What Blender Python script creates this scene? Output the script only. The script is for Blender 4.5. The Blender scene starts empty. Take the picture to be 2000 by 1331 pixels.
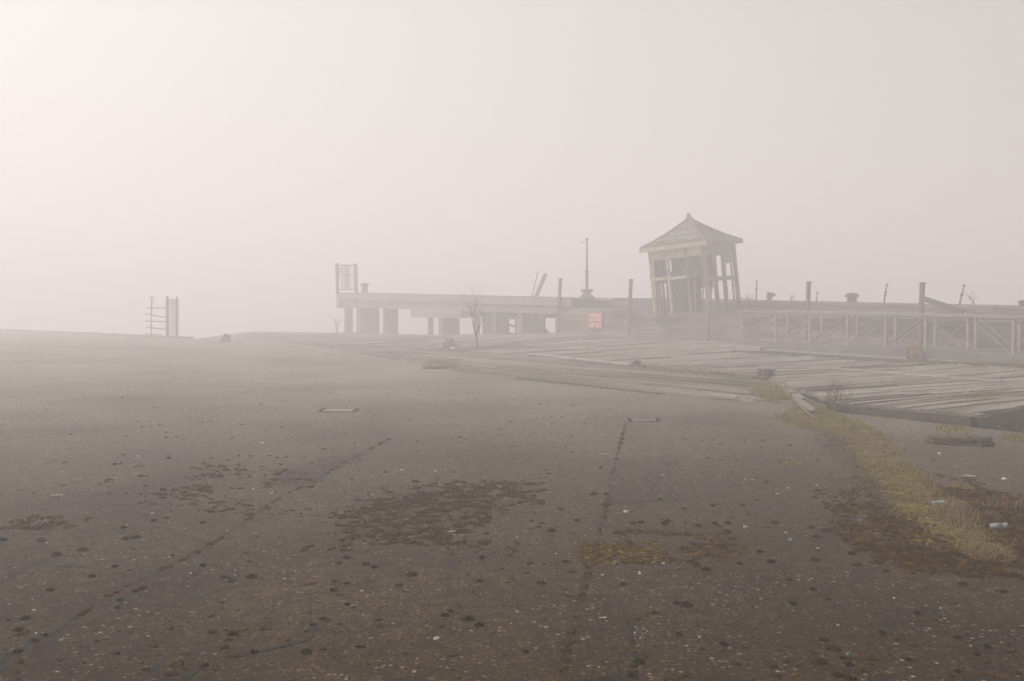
import bpy, math, random
from mathutils import Vector, Matrix, noise
random.seed(7)
S = bpy.context.scene
COL = S.collection
R = math.radians

# ------------------------------------------------------------------ camera frame
CAMH = 1.65
FPX = 2000.0                       # focal length in photograph pixels (2000 wide)
HORIZON = 600.0
PITCH = math.atan((665.5 - HORIZON) / FPX)

def ray(px, py):
    u = (px - 1000) / FPX; v = (665.5 - py) / FPX
    c, s = math.cos(PITCH), math.sin(PITCH)
    return Vector((u, c + v * s, -s + v * c))

def G(px, py, z=0.0):              # where that line of sight meets the level z
    d = ray(px, py); t = (z - CAMH) / d.z
    return Vector((d.x * t, d.y * t, z))

def AT(px, py, y):                 # point on that line of sight at distance y
    d = ray(px, py); t = y / d.y
    return Vector((d.x * t, y, CAMH + d.z * t))

# ------------------------------------------------------------------ object helpers
def tag(o, label=None, cat=None, group=None, kind=None):
    if label: o['label'] = label
    if cat: o['category'] = cat
    if group: o['group'] = group
    if kind: o['kind'] = kind
    return o

def thing(name, loc, label, cat, group=None, rz=0.0):
    o = bpy.data.objects.new(name, None); COL.objects.link(o)
    o.empty_display_size = .2
    o.location = loc; o.rotation_euler = (0, 0, rz)
    return tag(o, label, cat, group)

class MB:
    def __init__(s): s.v = []; s.f = []
    def add(s, vs, fs):
        b = len(s.v); s.v.extend([tuple(p) for p in vs]); s.f.extend([tuple(i + b for i in q) for q in fs]); return s
    def hexa(s, p):                # 8 points: bottom four, top four
        return s.add(p, [(3, 2, 1, 0), (4, 5, 6, 7), (0, 1, 5, 4), (1, 2, 6, 5), (2, 3, 7, 6), (3, 0, 4, 7)])
    def box(s, x0, x1, y0, y1, z0, z1):
        return s.hexa([(x0, y0, z0), (x1, y0, z0), (x1, y1, z0), (x0, y1, z0), (x0, y0, z1), (x1, y0, z1), (x1, y1, z1), (x0, y1, z1)])
    def beam(s, p0, p1, w, h, up=(0, 0, 1), w1=None, h1=None):
        p0 = Vector(p0); p1 = Vector(p1); d = (p1 - p0).normalized(); up = Vector(up)
        if abs(d.dot(up)) > .97: up = Vector((0, 1, 0))
        a = d.cross(up).normalized(); b = a.cross(d).normalized()
        w1 = w if w1 is None else w1; h1 = h if h1 is None else h1
        q = []
        for p, ww, hh in ((p0, w, h), (p1, w1, h1)):
            q += [p - a * ww / 2 - b * hh / 2, p + a * ww / 2 - b * hh / 2, p + a * ww / 2 + b * hh / 2, p - a * ww / 2 + b * hh / 2]
        return s.hexa(q)
    def tube(s, pts, rad, n=6, cap=True):
        pts = [Vector(p) for p in pts]
        if not isinstance(rad, (list, tuple)): rad = [rad] * len(pts)
        rings = []
        for i, p in enumerate(pts):
            d = (pts[min(i + 1, len(pts) - 1)] - pts[max(i - 1, 0)]).normalized()
            up = Vector((0, 0, 1)) if abs(d.z) < .9 else Vector((1, 0, 0))
            a = d.cross(up).normalized(); b = a.cross(d)
            rings.append([p + (a * math.cos(2 * math.pi * k / n) + b * math.sin(2 * math.pi * k / n)) * rad[i] for k in range(n)])
        vs = [q for r in rings for q in r]; fs = []
        for i in range(len(pts) - 1):
            for k in range(n):
                fs.append((i * n + k, i * n + (k + 1) % n, (i + 1) * n + (k + 1) % n, (i + 1) * n + k))
        if cap:
            fs.append(tuple(reversed(range(n)))); fs.append(tuple(range((len(pts) - 1) * n, len(pts) * n)))
        return s.add(vs, fs)
    def lathe(s, prof, c=(0, 0, 0), n=20):
        vs = []; fs = []
        for r, z in prof:
            for k in range(n):
                a = 2 * math.pi * k / n; vs.append((c[0] + r * math.cos(a), c[1] + r * math.sin(a), c[2] + z))
        for i in range(len(prof) - 1):
            for k in range(n):
                fs.append((i * n + k, i * n + (k + 1) % n, (i + 1) * n + (k + 1) % n, (i + 1) * n + k))
        fs.append(tuple(reversed(range(n)))); fs.append(tuple(range((len(prof) - 1) * n, len(prof) * n)))
        return s.add(vs, fs)
    def build(s, name, m, parent=None, smooth=False, bevel=0.0):
        me = bpy.data.meshes.new(name); me.from_pydata(s.v, [], s.f); me.update()
        me.materials.append(m)
        if smooth: me.polygons.foreach_set('use_smooth', [True] * len(me.polygons))
        o = bpy.data.objects.new(name, me); COL.objects.link(o)
        if parent: o.parent = parent
        if bevel:
            b = o.modifiers.new('edge', 'BEVEL'); b.width = bevel; b.segments = 2; b.limit_method = 'ANGLE'
        return o

# ------------------------------------------------------------------ materials
def M(name, stops, scale=3.0, detail=6.0, rough=.85, bump=.0, bscale=None, stretch=(1, 1, 1), island=0.0, coord='Object', dist=.02, spec=.3, metal=0.0, stops2=None, scale2=.6, mixfac=(.45, .6), gain=1.0, along=None):
    m = bpy.data.materials.new(name); m.use_nodes = True
    nt = m.node_tree; N = nt.nodes; L = nt.links
    p = N['Principled BSDF']; p.inputs['Roughness'].default_value = rough
    p.inputs['Specular IOR Level'].default_value = spec; p.inputs['Metallic'].default_value = metal
    if coord == 'World':
        g = N.new('ShaderNodeNewGeometry'); src = g.outputs['Position']
    else:
        g = N.new('ShaderNodeTexCoord'); src = g.outputs['Object']
    if along is not None:
        vr = N.new('ShaderNodeVectorRotate'); vr.rotation_type = 'Z_AXIS'; vr.inputs['Angle'].default_value = -along; L.new(src, vr.inputs['Vector']); src = vr.outputs[0]
    mp = N.new('ShaderNodeMapping'); mp.inputs['Scale'].default_value = stretch; L.new(src, mp.inputs['Vector'])
    def nz(sc, dt):
        n = N.new('ShaderNodeTexNoise'); n.inputs['Scale'].default_value = sc; n.inputs['Detail'].default_value = dt
        n.inputs['Roughness'].default_value = .6; L.new(mp.outputs[0], n.inputs['Vector']); return n
    def ramp(st, fac):
        r = N.new('ShaderNodeValToRGB'); e = r.color_ramp.elements
        while len(e) < len(st): e.new(.5)
        for i, (q, c) in enumerate(st): e[i].position = q; e[i].color = (*[k * gain for k in c], 1)
        L.new(fac, r.inputs[0]); return r
    n1 = nz(scale, detail); fac = n1.outputs['Fac']
    if island:
        geo = N.new('ShaderNodeNewGeometry')
        a = N.new('ShaderNodeMath'); a.operation = 'MULTIPLY_ADD'; L.new(geo.outputs['Random Per Island'], a.inputs[0]); a.inputs[1].default_value = island
        b = N.new('ShaderNodeMath'); b.operation = 'MULTIPLY'; L.new(fac, b.inputs[0]); b.inputs[1].default_value = 1 - island
        L.new(b.outputs[0], a.inputs[2]); fac = a.outputs[0]
    col = ramp(stops, fac).outputs[0]
    if stops2:
        n2 = nz(scale2, 5); mk = ramp([(mixfac[0], (0, 0, 0)), (mixfac[1], (1 / gain, 1 / gain, 1 / gain))], n2.outputs['Fac'])
        c2 = ramp(stops2, fac).outputs[0]
        mx = N.new('ShaderNodeMix'); mx.data_type = 'RGBA'; L.new(mk.outputs[0], mx.inputs[0]); L.new(col, mx.inputs[6]); L.new(c2, mx.inputs[7]); col = mx.outputs[2]
    L.new(col, p.inputs['Base Color'])
    if bump:
        nb = nz(bscale or scale * 3, 8)
        bp = N.new('ShaderNodeBump'); bp.inputs['Strength'].default_value = bump; bp.inputs['Distance'].default_value = dist
        L.new(nb.outputs['Fac'], bp.inputs['Height']); L.new(bp.outputs[0], p.inputs['Normal'])
    return m

def asphalt_mat(name, tint=1.0, patchy=True):
    m = bpy.data.materials.new(name); m.use_nodes = True
    nt = m.node_tree; N = nt.nodes; L = nt.links; p = N['Principled BSDF']
    p.inputs['Roughness'].default_value = .9; p.inputs['Specular IOR Level'].default_value = .12
    g = N.new('ShaderNodeNewGeometry'); src = g.outputs['Position']
    def nz(sc, dt, ro=.6, d=0):
        n = N.new('ShaderNodeTexNoise'); n.inputs['Scale'].default_value = sc; n.inputs['Detail'].default_value = dt
        n.inputs['Roughness'].default_value = ro; n.inputs['Distortion'].default_value = d; L.new(src, n.inputs['Vector']); return n.outputs['Fac']
    def ramp(fac, st):
        r = N.new('ShaderNodeValToRGB'); e = r.color_ramp.elements
        while len(e) < len(st): e.new(.5)
        for i, (q, c) in enumerate(st):
            e[i].position = q; e[i].color = ((c, c, c, 1) if isinstance(c, float) else (*c, 1))
        L.new(fac, r.inputs[0]); return r.outputs[0]
    def mix(f, a, b, mode='MIX'):
        x = N.new('ShaderNodeMix'); x.data_type = 'RGBA'; x.blend_type = mode
        if isinstance(f, float): x.inputs[0].default_value = f
        else: L.new(f, x.inputs[0])
        for s, q in ((6, a), (7, b)):
            if isinstance(q, tuple): x.inputs[s].default_value = (*q, 1)
            else: L.new(q, x.inputs[s])
        return x.outputs[2]
    t = tint * .62
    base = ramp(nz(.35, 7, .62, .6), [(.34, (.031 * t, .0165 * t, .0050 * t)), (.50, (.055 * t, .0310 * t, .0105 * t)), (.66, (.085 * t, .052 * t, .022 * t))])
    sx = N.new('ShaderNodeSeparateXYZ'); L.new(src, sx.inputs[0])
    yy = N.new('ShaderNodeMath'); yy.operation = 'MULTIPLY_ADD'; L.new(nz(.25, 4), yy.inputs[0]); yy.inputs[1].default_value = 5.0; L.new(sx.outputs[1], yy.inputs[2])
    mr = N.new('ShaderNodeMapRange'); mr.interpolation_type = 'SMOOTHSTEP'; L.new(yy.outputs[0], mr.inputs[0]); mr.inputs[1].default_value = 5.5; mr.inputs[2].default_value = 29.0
    dry = ramp(nz(.5, 7, .65, .5), [(.32, tuple(k * tint for k in (.150, .129, .103))), (.52, tuple(k * tint for k in (.195, .168, .135))), (.7, tuple(k * tint for k in (.235, .204, .166)))])  # drier ground further off, its paleness with distance also painting haze and grazing sheen
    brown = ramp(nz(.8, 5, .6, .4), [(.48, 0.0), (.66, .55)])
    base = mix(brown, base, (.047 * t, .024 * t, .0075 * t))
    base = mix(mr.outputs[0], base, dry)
    grain = ramp(nz(42, 5, .8), [(.34, .08), (.47, .60), (.57, 1.6), (.68, 3.8)])
    base = mix(1.0, base, grain, 'MULTIPLY')
    mott = ramp(nz(9, 5, .65), [(.34, .55), (.5, 1.0), (.66, 1.5)])
    base = mix(1.0, base, mott, 'MULTIPLY')
    # pale aggregate: a few of many small cells are light
    v = N.new('ShaderNodeTexVoronoi'); v.inputs['Scale'].default_value = 34; L.new(src, v.inputs['Vector'])
    sp = N.new('ShaderNodeSeparateColor'); L.new(v.outputs['Color'], sp.inputs[0])
    pick = ramp(sp.outputs[0], [(.70, 0.0), (.84, .6), (.97, 1.0)])
    near = ramp(v.outputs['Distance'], [(.22, 1.0), (.46, 0.0)])
    wear = ramp(nz(.9, 5, .6, .3), [(.36, .25), (.58, 1.0)])
    pk = mix(1.0, mix(1.0, pick, near, 'MULTIPLY'), wear, 'MULTIPLY')
    stone = ramp(sp.outputs[1], [(0.0, (.11, .080, .052)), (.6, (.20, .155, .11)), (1.0, (.44, .36, .28))])
    base = mix(pk, base, stone)
    v2 = N.new('ShaderNodeTexVoronoi'); v2.inputs['Scale'].default_value = 26; L.new(src, v2.inputs['Vector'])
    sp2 = N.new('ShaderNodeSeparateColor'); L.new(v2.outputs['Color'], sp2.inputs[0])
    pk2 = mix(1.0, ramp(sp2.outputs[0], [(.978, 0.0), (.984, .5)]), ramp(v2.outputs['Distance'], [(.16, 1.0), (.24, 0.0)]), 'MULTIPLY')
    base = mix(pk2, base, (.20, .18, .155))
    if patchy:
        st = ramp(nz(.22, 6, .55, .8), [(.32, .70), (.46, 1.0), (.62, 1.14)])
        base = mix(1.0, base, st, 'MULTIPLY')
    L.new(base, p.inputs['Base Color'])
    bp = N.new('ShaderNodeBump'); bp.inputs['Strength'].default_value = .7; bp.inputs['Distance'].default_value = .008
    h = N.new('ShaderNodeMath'); h.operation = 'ADD'; L.new(nz(70, 5, .7), h.inputs[0]); L.new(nz(9, 4), h.inputs[1])
    L.new(h.outputs[0], bp.inputs['Height']); L.new(bp.outputs[0], p.inputs['Normal'])
    return m

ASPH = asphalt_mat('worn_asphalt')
PATCH = asphalt_mat('darker_patch_asphalt', .62)
DIRT = M('crack_dirt', [(.3, (.006, .003, .001)), (.7, (.015, .008, .003))], 20, coord='World')
PALE = M('pale_worn_aggregate', [(.35, (.05, .043, .035)), (.5, (.10, .088, .075)), (.68, (.30, .27, .24))], 45, coord='World', bump=.6, dist=.01)
MUD = M('dark_mud', [(.3, (.012, .011, .009)), (.7, (.03, .027, .022))], 2, bump=.5, coord='World', dist=.05)
WATER = M('river_water', [(.3, (.10, .095, .085)), (.7, (.14, .13, .12))], .05, rough=.15, bump=.2, bscale=.7, coord='World')
MOSS = M('moss_brown', [(.22, (.020, .0095, .0012)), (.42, (.042, .0190, .0022)), (.58, (.066, .033, .0034)), (.8, (.17, .095, .012))], 35, 6, 1.0, bump=.9, bscale=160, island=.35, coord='World', dist=.01, spec=.05)
MOSSG = M('moss_olive', [(.2, (.020, .014, .0015)), (.5, (.044, .032, .003)), (.8, (.10, .078, .009))], 40, 6, 1.0, bump=.9, bscale=160, island=.4, coord='World', dist=.01, spec=.05)
MOSSY = M('moss_yellow', [(.2, (.055, .024, .004)), (.45, (.115, .064, .009)), (.62, (.16, .110, .016)), (.85, (.25, .19, .035))], 40, 6, 1.0, bump=.9, bscale=160, island=.6, coord='World', dist=.01, spec=.05)
GRASS = M('grass_blades', [(.12, (.095, .066, .024)), (.35, (.200, .162, .028)), (.6, (.285, .236, .048)), (.85, (.34, .265, .115))], 1.3, 4, .8, island=.55, coord='World', spec=.1)
STRAW = M('dry_straw', [(.2, (.13, .075, .033)), (.5, (.22, .14, .065)), (.8, (.32, .23, .12))], 4, 3, .8, island=.7, coord='World', spec=.1)
LEAF = M('dead_leaves', [(.2, (.03, .015, .007)), (.5, (.06, .034, .016)), (.8, (.12, .085, .05))], 8, 3, .8, island=.8, coord='World')
STONE = M('white_chips', [(.3, (.38, .34, .30)), (.7, (.62, .58, .53))], 50, 4, .8, bump=.3, coord='World')
GLASSG = M('green_glass_shard', [(.3, (.09, .20, .15)), (.7, (.16, .30, .22))], 30, 3, .2, coord='World', spec=.5)
BLUEST = M('blue_grey_stone', [(.3, (.16, .18, .18)), (.7, (.26, .28, .28))], 30, 3, .8, coord='World')
REDST = M('brick_fragment', [(.3, (.13, .05, .025)), (.7, (.20, .08, .04))], 30, 3, .9, coord='World')
CONC = M('old_concrete', [(.3, (.12, .105, .086)), (.55, (.20, .178, .148)), (.75, (.29, .262, .222))], 5, 8, .9, bump=.5, bscale=25, coord='World')
DCONC = M('dark_concrete', [(.3, (.045, .036, .026)), (.7, (.11, .092, .07))], 6, 8, .9, bump=.8, bscale=25, coord='World')
DECK = M('weathered_deck_boards', [(.25, (.11, .096, .077)), (.42, (.20, .177, .145)), (.58, (.255, .228, .19)), (.8, (.33, .298, .25))], 5, 9, .8, bump=.8, bscale=14, island=.14, along=math.atan2(.6, .8), stretch=(.22, 1, 1), gain=1.08, coord='World', dist=.02,
         stops2=[(.3, (.06, .058, .036)), (.7, (.13, .115, .075))], scale2=.9, mixfac=(.50, .68))
DECK2 = M('mossy_deck_boards', [(.25, (.070, .060, .045)), (.5, (.128, .112, .086)), (.85, (.24, .213, .17))], 5, 9, .8, bump=.7, bscale=12, island=.2, along=math.atan2(-.84, .54), stretch=(.2, 1, 1), gain=1.3, coord='World', dist=.02,
          stops2=[(.3, (.045, .04, .025)), (.7, (.085, .072, .045))], scale2=.5, mixfac=(.42, .6))
WOOD = M('grey_timber', [(.25, (.12, .105, .090)), (.5, (.22, .197, .172)), (.8, (.36, .33, .29))], 2.2, 9, .85, bump=.6, bscale=16, island=.4, coord='World', stretch=(1, 1, 3))
WOODG = M('pale_gangway_timber', [(.25, (.20, .175, .145)), (.5, (.33, .295, .25)), (.8, (.48, .44, .385))], 2.2, 9, .85, bump=.6, bscale=16, island=.4, coord='World', stretch=(1, 1, 3))
WOODF = M('haze_paled_pier_timber', [(.25, (.19, .168, .145)), (.5, (.31, .28, .245)), (.8, (.45, .41, .365))], 2.2, 9, .85, bump=.6, bscale=16, island=.4, coord='World', stretch=(1, 1, 3))  # grey timber lightened for the far piers, haze put into its colour
WOODP = M('pinkish_planks', [(.25, (.17, .135, .118)), (.5, (.30, .245, .215)), (.8, (.44, .38, .34))], 1.6, 9, .85, bump=.6, bscale=14, island=.45, coord='World', stretch=(1, 1, 5),
          stops2=[(.3, (.10, .088, .075)), (.7, (.20, .175, .15))], scale2=.35, mixfac=(.5, .62))
WOODD = M('dark_wet_timber', [(.25, (.035, .031, .026)), (.55, (.085, .076, .064)), (.85, (.16, .145, .12))], 2.5, 8, .85, bump=.6, bscale=14, island=.4, coord='World')
CREAM = M('peeling_cream_paint', [(.28, (.24, .19, .15)), (.42, (.56, .46, .35)), (.72, (.76, .65, .51))], 4, 9, .75, bump=.3, coord='Object', island=.25)
ROOF = M('old_shingles', [(.25, (.09, .078, .064)), (.5, (.18, .16, .135)), (.85, (.30, .27, .23))], 5, 8, .9, bump=.7, bscale=30, coord='Object', island=.4)
LATH = M('bare_roof_lath', [(.3, (.42, .34, .25)), (.7, (.62, .53, .40))], 6, 6, .8, island=.4)
IRON = M('rusted_iron', [(.25, (.060, .048, .040)), (.5, (.115, .092, .078)), (.8, (.19, .14, .11))], 9, 8, .8, bump=.4, bscale=50)
RUST = M('orange_rust', [(.25, (.14, .062, .034)), (.5, (.27, .13, .075)), (.8, (.38, .22, .14))], 9, 8, .85, bump=.5, bscale=50, stops2=[(.3, (.10, .07, .05)), (.7, (.17, .13, .10))], scale2=5, mixfac=(.5, .62))
RED = M('red_sign_paint', [(.3, (.60, .030, .022)), (.7, (.72, .055, .042))], 2, 5, .5)
WHITE = M('white_paint', [(.3, (.74, .72, .69)), (.7, (.82, .80, .77))], 6, 5, .6)
GRAF = M('faded_white_paint', [(.40, (.14, .125, .115)), (.55, (.52, .50, .47)), (.75, (.66, .64, .60))], 5, 8, .8, coord='World')
TWIG = M('bare_bark', [(.3, (.045, .030, .024)), (.7, (.11, .075, .058))], 20, 4, .9)
TWIGR = M('reddish_bark', [(.3, (.10, .060, .042)), (.7, (.20, .125, .090))], 20, 4, .9)
PLAST = M('clear_cup_plastic', [(.3, (.16, .165, .16)), (.7, (.30, .31, .30))], 30, 3, .25, spec=.6)
SOIL = M('soil', [(.3, (.06, .038, .017)), (.7, (.15, .105, .052))], 12, 8, 1.0, bump=.8, bscale=40, coord='World', dist=.02)

# ------------------------------------------------------------------ layout of the place (metres)
W0 = Vector((15.5, 31.0)); WD = Vector((-0.607, 0.795)); WN = Vector((0.795, 0.607))   # the stage front: start, along, behind
def wall(t, off=0.0, z=0.0):
    p = W0 + WD * t + WN * off; return Vector((p.x, p.y, z))
def wt(px, off=0.0):               # how far along the stage front that column of the view falls
    k = (px - 1000) / FPX * 1.0005
    b = W0 + WN * off
    return (b.x - k * b.y) / (k * WD.y - WD.x)
def ztop(t): return 1.60 + .0222 * t
HC = Vector((4.0, 45.5))
def hump(x, y):
    dx, dy = x - HC.x, y - HC.y
    u = dx * WD.x + dy * WD.y; v = dx * WN.x + dy * WN.y
    return .42 * math.exp(-(u / 10.0) ** 2 - (v / 7.0) ** 2) + .05 * noise.noise((x * .15, y * .15, 0))

def inside(p, poly):
    c = False; j = len(poly) - 1
    for i in range(len(poly)):
        a, b = poly[i], poly[j]
        if (a[1] > p[1]) != (b[1] > p[1]) and p[0] < (b[0] - a[0]) * (p[1] - a[1]) / (b[1] - a[1]) + a[0]: c = not c
        j = i
    return c

def pg(pts): return [G(*p).xy for p in pts]

# ---------- ground sheet: the quay apron, a slab with the river beyond its edges
gp = [(-70, -14), (30, -14), (30, 1.0), (9.0, 9.3), (6.55, 13.62), (6.30, 14.05), (5.35, 15.75), (7.6, 18.3), (16.6, 27.0)]
gp += [tuple(wall(t, .25).xy) for t in (-3, 10, 26, 30, 35, 40, 44.2)]
gp += [tuple(G(640, 650).xy), tuple(G(560, 648.3).xy), tuple(G(490, 648).xy), tuple(G(430, 655.5).xy), tuple(G(384, 662.5).xy), tuple(G(372, 661.5).xy), tuple(G(250, 656).xy), tuple(G(120, 650).xy), tuple(G(0, 645).xy), (-75, 106)]
m_ = MB(); n_ = len(gp)
m_.add([(x, y, 0) for x, y in gp] + [(x, y, -4.5) for x, y in gp], [tuple(range(n_))] + [(i + n_, (i + 1) % n_ + n_, (i + 1) % n_, i) for i in range(n_)])
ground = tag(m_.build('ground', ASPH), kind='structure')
m_ = MB().add([(-400, -120, -3.6), (400, -120, -3.6), (400, 420, -3.6), (-400, 420, -3.6)], [(0, 1, 2, 3)])
tag(m_.build('water', WATER), kind='structure')
m_ = MB().add([(4, 8, -1.6), (40, 2, -1.6), (40, 34, -1.6), (10, 34, -1.6)], [(0, 1, 2, 3)])
tag(m_.build('mud_bank', MUD), kind='structure')

def sheet(pts, m, name, z=.004, parent=None, jit=0.0, n=1):
    poly = pts
    if n > 1:
        q = []
        for i in range(len(poly)):
            a, b = Vector(poly[i]), Vector(poly[(i + 1) % len(poly)])
            for k in range(n):
                p = a.lerp(b, k / n); q.append((p.x + random.uniform(-jit, jit), p.y + random.uniform(-jit, jit)))
        poly = q
    mm = MB().add([(p[0], p[1], z) for p in poly], [tuple(range(len(poly)))])
    o = mm.build(name, m, parent)
    if o.data.polygons[0].normal.z < 0: o.data.flip_normals()
    return o
# dark old repair on the apron and the long strip repair
sheet(pg([(530, 945), (585, 912), (640, 893), (712, 886), (690, 902), (650, 922), (622, 945), (575, 950)]), PATCH, 'asphalt_patch', .004, ground, .06, 8)
sheet(pg([(1205, 890), (1330, 888), (1300, 940), (1345, 978), (1175, 985)]), asphalt_mat('strip_asphalt', .82), 'asphalt_patch', .004, ground, .03, 8)
sheet(pg([(1148, 1160), (1238, 1160), (1215, 1331), (1100, 1331)]), asphalt_mat('brown_strip_asphalt', .85), 'asphalt_patch', .004, ground, .02, 8)

def crack(pxs, w0, w1=None, jit=.03, name='crack', m=DIRT, z=.005):
    pts = [G(*p) for p in pxs]; w1 = w1 or w0
    dense = []
    for a, b in zip(pts, pts[1:]):
        k = max(2, int((b - a).length / .06))
        for i in range(k):
            p = a.lerp(b, i / k); dense.append(p)
    dense.append(pts[-1]); vs = []; N_ = len(dense)
    for i, p in enumerate(dense):
        d = (dense[min(i + 1, N_ - 1)] - dense[max(i - 1, 0)]).normalized(); s = Vector((-d.y, d.x, 0))
        o = noise.noise((p.x * 3, p.y * 3, 4)) * jit + random.uniform(-jit, jit) * .25
        w = 1.3 * (w0 + (w1 - w0) * i / N_) * random.uniform(.5, 1.3) * (0.5 + abs(noise.noise((p.x * 2.3, p.y * 2.3, 9))) * 2)
        vs += [p + s * (o + w / 2) + Vector((0, 0, z)), p + s * (o - w / 2) + Vector((0, 0, z))]
    MB().add(vs, [(2 * i, 2 * i + 1, 2 * i + 3, 2 * i + 2) for i in range(N_ - 1)]).build(name, m, ground)
    return dense
CR = []
CR.append((crack([(1222, 830), (1205, 890), (1185, 985), (1172, 1035), (1163, 1080), (1150, 1110), (1140, 1150), (1132, 1170), (1122, 1215), (1113, 1255), (1103, 1290), (1094, 1340)], .016), .8))
CR.append((crack([(-5, 1297), (30, 1275), (70, 1252), (110, 1230), (165, 1195), (210, 1165), (260, 1140), (295, 1124), (345, 1100), (385, 1080), (430, 1052), (470, 1025), (520, 990), (560, 965), (620, 938), (670, 905), (720, 880), (760, 858)], .014), .5))
CR.append((crack([(-5, 1098), (60, 1104), (95, 1106), (150, 1109), (210, 1114), (290, 1118), (345, 1122), (380, 1122), (440, 1130), (510, 1130), (600, 1140), (760, 1148), (800, 1150), (900, 1156), (1000, 1160), (1060, 1160), (1132, 1168), (1180, 1166), (1320, 1168)], .011), .28))
CR.append((crack([(345, 1340), (370, 1325), (395, 1300), (410, 1292), (440, 1283), (470, 1280), (500, 1273), (560, 1262), (605, 1250), (632, 1210)], .012), .2))
CR.append((crack([(410, 1292), (402, 1276), (405, 1262), (420, 1250)], .008), .0))
CR.append((crack([(1232, 1322), (1246, 1295), (1236, 1275), (1232, 1240), (1241, 1210), (1275, 1195), (1290, 1204)], .014), .7))
CR.append((crack([(155, 1040), (172, 1046), (160, 1062), (140, 1078), (110, 1088), (60, 1106), (20, 1125), (0, 1135)], .010), .3))
CR.append((crack([(172, 1046), (205, 1046), (240, 1042)], .008), .25))
CR.append((crack([(0, 1212), (30, 1211)], .02), .6))
CR.append((crack([(230, 1242), (290, 1247), (335, 1251)], .008), .1))
CR.append((crack([(1100, 1230), (1180, 1231)], .006), .0))
CR.append((crack([(1200, 1190), (1215, 1160)], .006), .0))
CR.append((crack([(1340, 985), (1450, 988), (1540, 992)], .006), .2))
CR.append((crack([(870, 1110), (905, 1118), (935, 1135)], .006), .2))
CR.append((crack([(1055, 1140), (1062, 1156)], .010), .3))
CR.append((crack([(880, 1204), (990, 1198)], .006), .0))

# ---------- moss, chips, grass
def clump(mb, x, y, r, h, z=0.0, n=7):
    vs = [(x, y, z + h)]; fs = []
    rings = ((.55, .86), (.92, .42), (1.0, 0.0))
    a0 = random.random() * 6
    el = random.uniform(.7, 1.3); ea = random.random() * 3.14
    for ri, (q, zz) in enumerate(rings):
        for k in range(n):
            a = a0 + 2 * math.pi * k / n
            rr = r * q * random.uniform(.78, 1.2)
            u, v = rr * math.cos(a) * el, rr * math.sin(a) / el
            vs.append((x + u * math.cos(ea) - v * math.sin(ea), y + u * math.sin(ea) + v * math.cos(ea), z + h * zz * random.uniform(.8, 1.15) - (.002 if zz == 0 else 0)))
    for k in range(n): fs.append((0, 1 + k, 1 + (k + 1) % n))
    for i in range(2):
        for k in range(n):
            a, b = 1 + i * n + k, 1 + i * n + (k + 1) % n
            fs.append((a, a + n, b + n, b))
    mb.add(vs, fs)
def fuzz(mb, x, y, r, h, cnt, l=.012):
    for _ in range(cnt):
        a = random.random() * 6.28; q = math.sqrt(random.random()); px, py = x + math.cos(a) * q * r, y + math.sin(a) * q * r
        z = h * (1 - q * q * .9); b = random.random() * 6.28; w = l * .35
        dx, dy = math.cos(b) * w, math.sin(b) * w
        t = (px + math.cos(a) * q * l * .8 + random.uniform(-l, l) * .4, py + math.sin(a) * q * l * .8 + random.uniform(-l, l) * .4, z + l * random.uniform(.5, 1))
        mb.add([(px - dx, py - dy, z - .002), (px + dx, py + dy, z - .002), t], [(0, 1, 2)])

def scatter(mb, poly, cnt, r0, r1, thr=-9, sc=1.5, flat=.4, fz=4, soft=.0):
    P = [Vector(p) for p in pg(poly)]
    x0, x1 = min(p.x for p in P), max(p.x for p in P); y0, y1 = min(p.y for p in P), max(p.y for p in P)
    done = tries = 0
    while done < cnt and tries < cnt * 30:
        tries += 1
        x, y = random.uniform(x0, x1), random.uniform(y0, y1)
        q = (x + random.gauss(0, soft), y + random.gauss(0, soft)) if soft else (x, y)
        if not inside(q, P): continue
        if noise.noise((x * sc, y * sc, 3.3)) + .4 * noise.noise((x * sc * 3, y * sc * 3, 1)) < thr: continue
        r = r0 + (r1 - r0) * random.random() ** 2.2
        clump(mb, x, y, r, r * flat * random.uniform(.7, 1.3)); fuzz(mb, x, y, r, r * flat, fz)
        done += 1
mb = MB()
A1 = [(800, 962), (860, 948), (960, 941), (1040, 950), (1066, 968), (1000, 985), (900, 990), (820, 985)]
A2 = [(650, 1030), (700, 995), (790, 975), (900, 985), (960, 1005), (940, 1030), (925, 1060), (900, 1078), (850, 1062), (760, 1058), (680, 1045)]
scatter(mb, A1, 900, .006, .036, .02, 8.5, .5, 6, .2)
scatter(mb, A2, 1300, .006, .036, .05, 8.5, .5, 6, .22)
scatter(mb, [(640, 1000), (800, 950), (1080, 950), (1060, 1000), (980, 1090), (760, 1080), (620, 1060)], 260, .008, .032, -.1, 1.5, .45, 4, .2)
scatter(mb, [(0, 1030), (60, 1015), (120, 1008), (180, 1012), (130, 1035), (20, 1036)], 230, .006, .036, .0, 7, .45, 5, .12)
scatter(mb, [(250, 920), (400, 905), (520, 925), (600, 950), (700, 985), (640, 1010), (480, 985), (330, 975), (240, 950)], 260, .010, .045, -.02, 1.1, .4, 4, .3)
scatter(mb, [(1200, 1040), (1290, 1035), (1440, 1060), (1420, 1085), (1300, 1100), (1230, 1075)], 260, .008, .042, -.12, 2.5, .35, 4, .08)
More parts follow.
